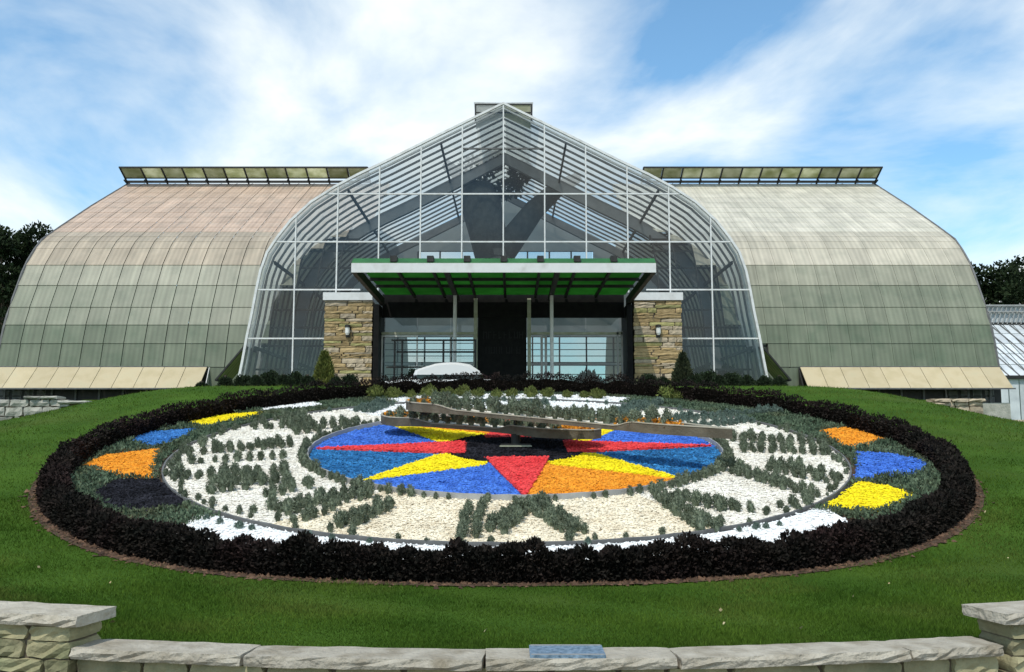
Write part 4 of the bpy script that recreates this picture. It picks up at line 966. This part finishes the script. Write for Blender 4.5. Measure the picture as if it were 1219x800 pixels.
for i in range(nb):
    X0 = canx - CH + 0.2 + bw_ * i
    for y0, y1 in zip(ys_, ys_[1:]):
        MB().slab([(X0 + 0.02, y0 + 0.02, CANZ + 0.45), (X0 + bw_ - 0.02, y0 + 0.02, CANZ + 0.45), (X0 + bw_ - 0.02, y1 - 0.02, CANZ + 0.45), (X0 + 0.02, y1 - 0.02, CANZ + 0.45)], (0, 0, 0.03)).build('soffit_panel', 'green_fibre', can)
    if i: MB().box(X0 - 0.06, X0 + 0.06, CF + 0.02, FD - 0.15, CANZ + 0.30, CANZ + 0.44).build('beam', 'dark_metal', can); MB().box(X0 - 0.13, X0 + 0.13, CF - 0.05, CF + 0.42, CANZ + 0.48, CANZ + 0.72).build('clip', 'dark_metal', can)
for y in ys_[1:3]: MB().box(canx - CH + 0.2, canx + CH - 0.2, y - 0.06, y + 0.06, CANZ + 0.30, CANZ + 0.43).build('cross_beam', 'dark_metal', can)
for X in (-2.66, 1.85):
    MB().tube([(X, 43.0, FLOOR), (X, 43.0, CANZ + 0.15)], 0.085, 10).build('post', 'white_metal', can)
    MB().box(X - 0.11, X + 0.11, CF + 0.03, FD - 0.2, CANZ + 0.14, CANZ + 0.295).build('main_beam', 'dark_metal', can)
# entrance screen
ent = MB().box(BX - 5.9, BX + 5.9, FD - 0.05, FD + 0.1, 5.98, CANZ + 0.5).build('entrance_screen', 'door_dark', cons)
def fr(x0, x1, z0, z1, m='white_metal', w=0.07, name='frame'):
    MB().box(x0 - w / 2, x0 + w / 2, FD - 0.06, FD + 0.05, z0, z1).box(x1 - w / 2, x1 + w / 2, FD - 0.06, FD + 0.05, z0, z1).box(x0 + w / 2, x1 - w / 2, FD - 0.055, FD + 0.045, z1 - w, z1).build(name, m, ent)
def ex(px): return (px - 609.5) / F * FD
ztr = at(600, 397, FD).z
MB().box(ex(452), ex(566), FD - 0.06, FD + 0.06, ztr - 0.06, ztr + 0.06).build('transom', 'olive_metal', ent)
MB().box(ex(631), ex(742), FD - 0.06, FD + 0.06, ztr - 0.06, ztr + 0.06).build('transom', 'olive_metal', ent)
for px in (566, 630): MB().box(ex(px) - 0.09, ex(px) + 0.09, FD - 0.12, FD + 0.06, FLOOR, CANZ + 0.3).build('door_post', 'olive_metal', ent)
fr(ex(454), ex(496), FLOOR, ztr - 0.10); fr(ex(536), ex(564), FLOOR, ztr - 0.1, 'grey_metal'); fr(ex(645), ex(650), FLOOR, ztr - 0.1, 'grey_metal', 0.12); fr(ex(736), ex(741), FLOOR, ztr + 0.1, 'grey_metal', 0.09)
for x0, x1 in ((ex(454), ex(496)), (ex(496), ex(536)), (ex(536), ex(564)), (ex(632), ex(656)), (ex(656), ex(698)), (ex(698), ex(738))):
    build('pane', [(x0 + 0.02, FD, FLOOR), (x1 - 0.02, FD, FLOOR), (x1 - 0.02, FD, ztr - 0.07), (x0 + 0.02, FD, ztr - 0.07)], [(0, 1, 2, 3)], 'door_glass', ent)
    build('pane', [(x0 + 0.02, FD, ztr + 0.07), (x1 - 0.02, FD, ztr + 0.07), (x1 - 0.02, FD, 5.97), (x0 + 0.02, FD, 5.97)], [(0, 1, 2, 3)], 'door_glass', ent)
MB().box(ex(569), ex(627), FD - 0.03, FD + 0.03, FLOOR, 5.97).build('dark_panel', 'door_dark', ent)
lm = MB(); g = random.Random(5)
for zrow, x0, x1 in ((at(600, 399, FD).z, ex(575), ex(620)), (at(600, 417, FD).z, ex(578), ex(618))):
    x = x0
    while x < x1:
        hgt = 0.34; lm.box(x, x + 0.035, FD - 0.04, FD - 0.031, zrow - hgt / 2, zrow + hgt / 2)
        if g.random() < 0.7: zb2 = zrow + g.choice((-0.15, 0, 0.13)); lm.box(x + 0.036, x + 0.15, FD - 0.04, FD - 0.031, zb2, zb2 + 0.035)
        if g.random() < 0.5: lm.box(x + 0.151, x + 0.186, FD - 0.04, FD - 0.031, zrow - hgt / 2, zrow + hgt / 2)
        x += 0.25
lm.build('lettering', 'letter', ent)

# ------------------------------------------------------------------ things at the entrance
rl = empty('handrail', at(515, 452, 40.5), 'black metal handrail in front of the entrance on the left', 'handrail')
for y0, y1, xa_, xb_ in ((405, 405, 466, 567), (419, 419, 472, 567), (437, 437, 460, 567)):
    a_, b_ = at(xa_, y0, 40.5), at(xb_, y1, 40.5); MB().tube([a_, b_], 0.04, 8).build('rail', 'dark_metal', rl)
for x in (470, 479, 528, 566):
    a_ = at(x, 404, 40.5); MB().tube([(a_.x, a_.y, FLOOR), a_], 0.045, 8).build('post', 'dark_metal', rl)
# parked car: only the roof shows above the hedge
cp = at(533, 446, 38.5); cr_ = empty('parked_car', (cp.x, 38.5, FLOOR), 'white car parked before the entrance, only its roof showing over the hedge', 'car')
zr = at(533, 431, 38.5).z; xL, xR = at(492, 440, 38.5).x, at(574, 440, 38.5).x
def loft(name, prof, y0, y1, m, parent, inset=0.12):
    n = len(prof); v = []
    cxm = sum(p[0] for p in prof) / n; czm = min(p[1] for p in prof)
    for y, s in ((y0, 1 - inset), (y0 + 0.12, 1), (y1 - 0.12, 1), (y1, 1 - inset)):
        for x, z in prof: v.append((cxm + (x - cxm) * (0.5 + 0.5 * s), y, czm + (z - czm) * s))
    f = [(j * n + i, j * n + (i + 1) % n, (j + 1) * n + (i + 1) % n, (j + 1) * n + i) for j in range(3) for i in range(n)] + [tuple(range(n - 1, -1, -1)), tuple(3 * n + i for i in range(n))]
    return build(name, v, f, m, parent)
b0 = FLOOR + 0.16
loft('body', [(xL - 1.2, b0), (xR + 1.3, b0), (xR + 1.35, b0 + 0.35), (xR + 1.1, b0 + 0.5), (xR + 0.25, b0 + 0.58), (xL - 0.3, b0 + 0.58), (xL - 1.15, b0 + 0.5), (xL - 1.25, b0 + 0.3)], 38.5 - 0.2, 38.5 + 1.5, 'car_white', cr_)
loft('windows', [(xL - 0.25, b0 + 0.57), (xR + 0.22, b0 + 0.57), (xR - 0.05, zr - 0.5), (xL + 0.1, zr - 0.5)], 38.5 - 0.1, 38.5 + 1.4, 'car_glass', cr_)
loft('roof', [(xL, zr - 0.54), (xR, zr - 0.54), (xR - 0.12, zr - 0.36), (xR - 0.5, zr - 0.10), (xR - 1.0, zr - 0.01), (xL + 1.4, zr), (xL + 0.9, zr - 0.07), (xL + 0.4, zr - 0.22), (xL + 0.08, zr - 0.34)], 38.5 - 0.08, 38.5 + 1.38, 'car_white', cr_, 0.2)
for x in (xL - 0.5, xR + 0.55):
    for y in (38.4, 39.85):
        w_ = MB().tube([(x, y - 0.1, FLOOR + 0.32), (x, y + 0.1, FLOOR + 0.32)], 0.31, 16).build('wheel', 'rubber', cr_); MB().tube([(x, y - 0.11, FLOOR + 0.32), (x, y - 0.10, FLOOR + 0.32)], 0.18, 12).build('rim', 'grey_metal', w_)

# ------------------------------------------------------------------ shrubs, conifers, trees
SHR = [bush_mesh('dark_shrub', 'dark_leaf', 1500, 0.75, 1.3, 0.16, 0.045, s + 40) for s in range(3)]
def cone_mesh(name, m, r, h, n, seed):
    g = np.random.default_rng(seed); u = g.uniform(0, 1, n) ** 0.8; a = g.uniform(0, 6.28, n); z = h * (1 - u); rad = r * np.minimum(1, 1.15 * u ** 0.8) * g.uniform(0.7, 1, n)
    P = np.stack([rad * np.cos(a), rad * np.sin(a), z * 0.96], 1); V, Q = leaves(P, np.stack([np.cos(a), np.sin(a), 0 * a + 1.3], 1), 0.2, 0.035, 0.4, g)
    mb = MB().tube([(0, 0, 0.1), (0, 0, h * 0.4), (0, 0, h * 0.8)], [r * 0.75, r * 0.6, r * 0.2], 8); mb.add(V, [tuple(q) for q in Q]); return mesh(name, mb.v, mb.f, m)
def thing_plant(name, me, loc, sc, lab, cat, stem=True, group=None):
    e_ = empty(name, loc, lab, cat, group); o = place('foliage', me, loc, e_, (0, 0, random.uniform(0, 6)), sc)
    if stem: MB().tube([Vector(loc) - Vector((0, 0, 0.05)), Vector(loc) + Vector((0, 0, 0.5))], 0.05, 6).build('stem', 'bark', e_)
    return e_
q = at(386, 452, 34.0); thing_plant('conifer', cone_mesh('conifer', 'conifer', 0.62, 1.9, 2600, 1), (q.x, 34.0, FLOOR - 0.02), (0.72, 0.72, 0.80), 'yellow green cone shaped conifer before the left stone pillar', 'conifer')
q = at(813, 452, 34.5); thing_plant('conifer', cone_mesh('conifer', 'conifer_dark', 0.55, 1.8, 2600, 2), (q.x, 34.5, FLOOR - 0.02), (0.8, 0.8, 0.82), 'dark rounded conifer before the right stone pillar', 'conifer')
for px, D, s, lab in ((290, 34, 0.55, 'dark low shrub at the foot of the left side vent'), (322, 35, 0.72, 'dark shrub left of the yellow green conifer, below the glass'), (352, 34, 0.62, 'dark shrub close to the left of the yellow green conifer'), (416, 33, 0.5, 'dark low shrub right of the yellow green conifer'),
                      (772, 33.5, 0.55, 'dark low shrub at the foot of the right stone pillar'), (842, 34.5, 0.72, 'dark shrub right of the dark rounded conifer'), (872, 34, 0.62, 'dark shrub left of the right side vent'), (910, 34, 0.5, 'dark low shrub at the foot of the right side vent'), (240, 34, 0.42, 'small dark shrub at the right end of the left awning'),
                      (268, 32.5, 0.4, 'small dark shrub between the left awning and the left side vent'), (305, 32.4, 0.42, 'small dark shrub right behind the hedge below the left side vent'), (338, 32.2, 0.45, 'small dark shrub right behind the hedge, second left of the conifer'), (366, 32.2, 0.42, 'small dark shrub right behind the hedge touching the yellow green conifer'), (400, 32.0, 0.36, 'small dark shrub right behind the hedge below the left pillar'),
                      (790, 32.0, 0.36, 'small dark shrub right behind the hedge below the right pillar'), (828, 32.2, 0.45, 'small dark shrub right behind the hedge touching the dark conifer'), (856, 32.2, 0.42, 'small dark shrub right behind the hedge, second right of the dark conifer'), (890, 32.4, 0.42, 'small dark shrub right behind the hedge below the right side vent'), (928, 32.6, 0.4, 'small dark shrub between the right side vent and the right awning'),
                      (1186, 37.5, 0.55, 'dark spreading shrub beside the tan wall stub'), (1205, 38, 0.6, 'dark spreading shrub in front of the far greenhouse'), (1226, 38, 0.6, 'dark spreading shrub at the very right edge of the picture'), (1165, 38.5, 0.45, 'small dark shrub behind the tan wall stub')):
    x = pxx(px, D); z = float(ground(x, D)); thing_plant('dark_shrub', random.choice(SHR), (x, D, z), (s, s, s), lab, 'shrub')
q = at(491, 444, 39.6); thing_plant('round_shrub', SHR[0], (q.x, 39.6, FLOOR), (0.36, 0.36, 1.18), 'dark rounded shrub behind the entrance handrail', 'shrub')
# plants inside the hall
for px, D, s, lab in ((836, 47.5, 1.3, 'dark leafy plant inside the glass right of the right pillar'), (868, 49, 1.5, 'dark leafy plant inside the glass near the right side vent'), (350, 47.5, 0.9, 'dark leafy plant inside the glass left of the left pillar'), (325, 49, 1.1, 'dark leafy plant inside the glass near the left side vent'),
                      (700, 55, 1.6, 'dark leafy plant seen through the right entrance glass'), (525, 55, 1.5, 'dark leafy plant seen through the left entrance glass'), (470, 52, 1.2, 'dark leafy plant seen through the outer left entrance glass')):
    x = pxx(px, D); thing_plant('indoor_plant', random.choice(SHR), (x, D, FLOOR + 0.03), (s, s, s * 1.25), lab, 'plant')
# big forked tree inside the hall
q = at(590, 300, 53.5); it = empty('indoor_tree', (q.x, 53.5, FLOOR), 'massive dark forked tree standing inside the glass gable', 'tree')
def tp(px, py, D=53.5): return at(px, py, D)
b_ = Vector((q.x, 53.5, FLOOR))
MB().tube([b_, tp(590, 340), tp(588, 300)], [1.1, 1.0, 1.05], 12).build('trunk', 'tree_grey', it, True)
MB().tube([tp(588, 310), tp(580, 275), tp(572, 240), tp(566, 222)], [1.05, 1.1, 1.2, 0.9], 12).build('limb', 'tree_grey', it, True)
MB().tube([tp(594, 305), tp(612, 282), tp(636, 250), tp(662, 226), tp(690, 210)], [0.85, 0.75, 0.62, 0.5, 0.3], 10).build('limb', 'tree_grey', it, True)
MB().tube([tp(570, 232), tp(552, 214), tp(530, 195)], [0.55, 0.42, 0.30], 10).build('limb', 'tree_grey', it, True)
def clump(cs, n, ln, wd, seed, m, name, parent):
    g = np.random.default_rng(seed); Ps = []; Ns = []
    for (c, r) in cs:
        u = g.normal(0, 1, (n, 3)); u /= np.linalg.norm(u, axis=1, keepdims=True); Ps.append(np.array(tuple(c)) + u * np.array(r) * (g.uniform(0.25, 1, (n, 1)) ** 0.5)); Ns.append(u)
    V, Q = leaves(np.concatenate(Ps), np.concatenate(Ns) + np.array([0, 0, 0.2]), ln, wd, 0.7, g)
    return build(name, V, Q, m, parent)
clump([(tp(568, 205), (1.1, 0.8, 0.9)), (tp(590, 190), (0.5, 0.5, 0.6)), (tp(620, 205), (0.6, 0.5, 0.6)), (tp(604, 225), (0.9, 0.6, 0.5))], 420, 0.28, 0.09, 3, 'dark_leaf', 'crown', it)
# distant trees
def tree(x, y, z, h, r, seed, lab):
    g = random.Random(seed); e_ = empty('broadleaf_tree', (x, y, z), lab, 'tree', 'trees behind the conservatory')
    MB().tube([(x, y, z), (x, y, z + h * 0.35), (x + 0.3, y, z + h * 0.6)], [0.5, 0.38, 0.2], 8).build('trunk', 'bark', e_)
    lim = MB(); cs = []
    for i in range(26):
        a_ = g.uniform(0, 6.28); rr = r * math.sqrt(g.random()) * 0.85; zz_ = z + h * g.uniform(0.35, 0.95); k_ = 1 - abs((zz_ - z) / h - 0.6) * 1.1
        c_ = Vector((x + rr * k_ * math.cos(a_), y + rr * k_ * math.sin(a_), zz_)); s_ = g.uniform(0.9, 1.7) * r / 6; cs.append((c_, (s_ * 1.3, s_ * 1.3, s_)))
        lim.tube([(x, y, z + h * 0.35), Vector((x, y, z + h * 0.45)).lerp(c_, 0.5), c_], [0.2, 0.12, 0.04], 5)
    lim.build('limbs', 'bark', e_); clump(cs, 420, 0.42, 0.15, seed, 'tree_leaf', 'crown', e_)
for x, y, ytop, r, sd_, lab in ((pxx(2, 92), 92, 264, 5.5, 1, 'dark tree behind the left wing, at the left edge'), (pxx(-50, 96), 96, 270, 7, 2, 'dark tree beyond the left edge of the left wing, farther back'), (pxx(34, 104), 104, 290, 5, 3, 'dark tree showing just above the curve of the left wing'),
                              (pxx(1180, 100), 100, 316, 6.5, 4, 'dark tree behind the right wing, next to its curved end'), (pxx(1222, 104), 104, 310, 7.5, 5, 'dark tree at the right edge above the far greenhouse'), (pxx(1260, 110), 110, 322, 7, 6, 'dark tree beyond the right edge behind the far greenhouse')):
    zt_ = at(600, ytop, y).z; gz_ = float(ground(x, y)); tree(x, y, gz_, zt_ - gz_, r, sd_, lab)

# ------------------------------------------------------------------ far greenhouse on the right
gD = 74.0; gx0, gx1 = pxx(1150, gD), pxx(1330, gD)
gh = empty('far_greenhouse', ((gx0 + gx1) / 2, gD, FLOOR), 'low white glazed greenhouse beyond the right wing', 'greenhouse')
ze, zrg, yR = at(600, 449, gD).z, at(600, 386, gD + 7).z, gD + 7
rf = MB().bar((gx0, gD, ze), (gx1, gD, ze), 0.35, 0.25).bar((gx0, yR, zrg), (gx1, yR, zrg), 0.3, 0.3).build('roof_frame', 'dark_metal', gh)
n = 14; wv = (gx1 - gx0) / n
for i in range(n):
    X0, X1 = gx0 + wv * i + 0.04, gx0 + wv * (i + 1) - 0.04
    for k in range(5):
        a_ = Vector((0, gD, ze + 0.1)).lerp(Vector((0, yR, zrg)), k / 5 + 0.006); b_ = Vector((0, gD, ze + 0.1)).lerp(Vector((0, yR, zrg)), (k + 1) / 5 - 0.006)
        MB().slab([(X0, a_.y, a_.z), (X1, a_.y, a_.z), (X1, b_.y, b_.z), (X0, b_.y, b_.z)], (0, 0, 0.03)).build('pane', 'far_glass', rf)
    MB().bar((gx0 + wv * i + 0.02, gD, ze + 0.12), (gx0 + wv * i - 1.2, yR, zrg + 0.05), 0.10, 0.1).build('rafter', 'rib_metal', rf)
    build('wall_pane', [(X0, gD + 0.1, -0.7), (X1, gD + 0.1, -0.7), (X1, gD + 0.1, ze - 0.12), (X0, gD + 0.1, ze - 0.12)], [(0, 1, 2, 3)], 'far_glass', gh)
# raised ridge light
z2 = at(600, 366, yR + 1).z
mb = MB().bar((gx0, yR - 0.2, z2), (gx1, yR - 0.2, z2), 0.25, 0.12).bar((gx0, yR - 0.2, z2 - 0.55), (gx1, yR - 0.2, z2 - 0.55), 0.2, 0.1)
for i in range(30): X = gx0 + (gx1 - gx0) * i / 30; mb.bar((X, yR - 0.2, zrg), (X + 0.5, yR - 0.2, z2), 0.08)
mb.build('ridge_light', 'grey_metal', gh)
build('ridge_glazing', [(gx0, yR, zrg), (gx1, yR, zrg), (gx1, yR, z2), (gx0, yR, z2)], [(0, 1, 2, 3)], 'far_glass', gh)
build('rear_wall', [(gx0, yR + 7, FLOOR), (gx1, yR + 7, FLOOR), (gx1, yR + 0.3, z2 - 0.1), (gx0, yR + 0.3, z2 - 0.1)], [(0, 1, 2, 3)], 'far_glass', gh)
print('objects', len(bpy.data.objects))
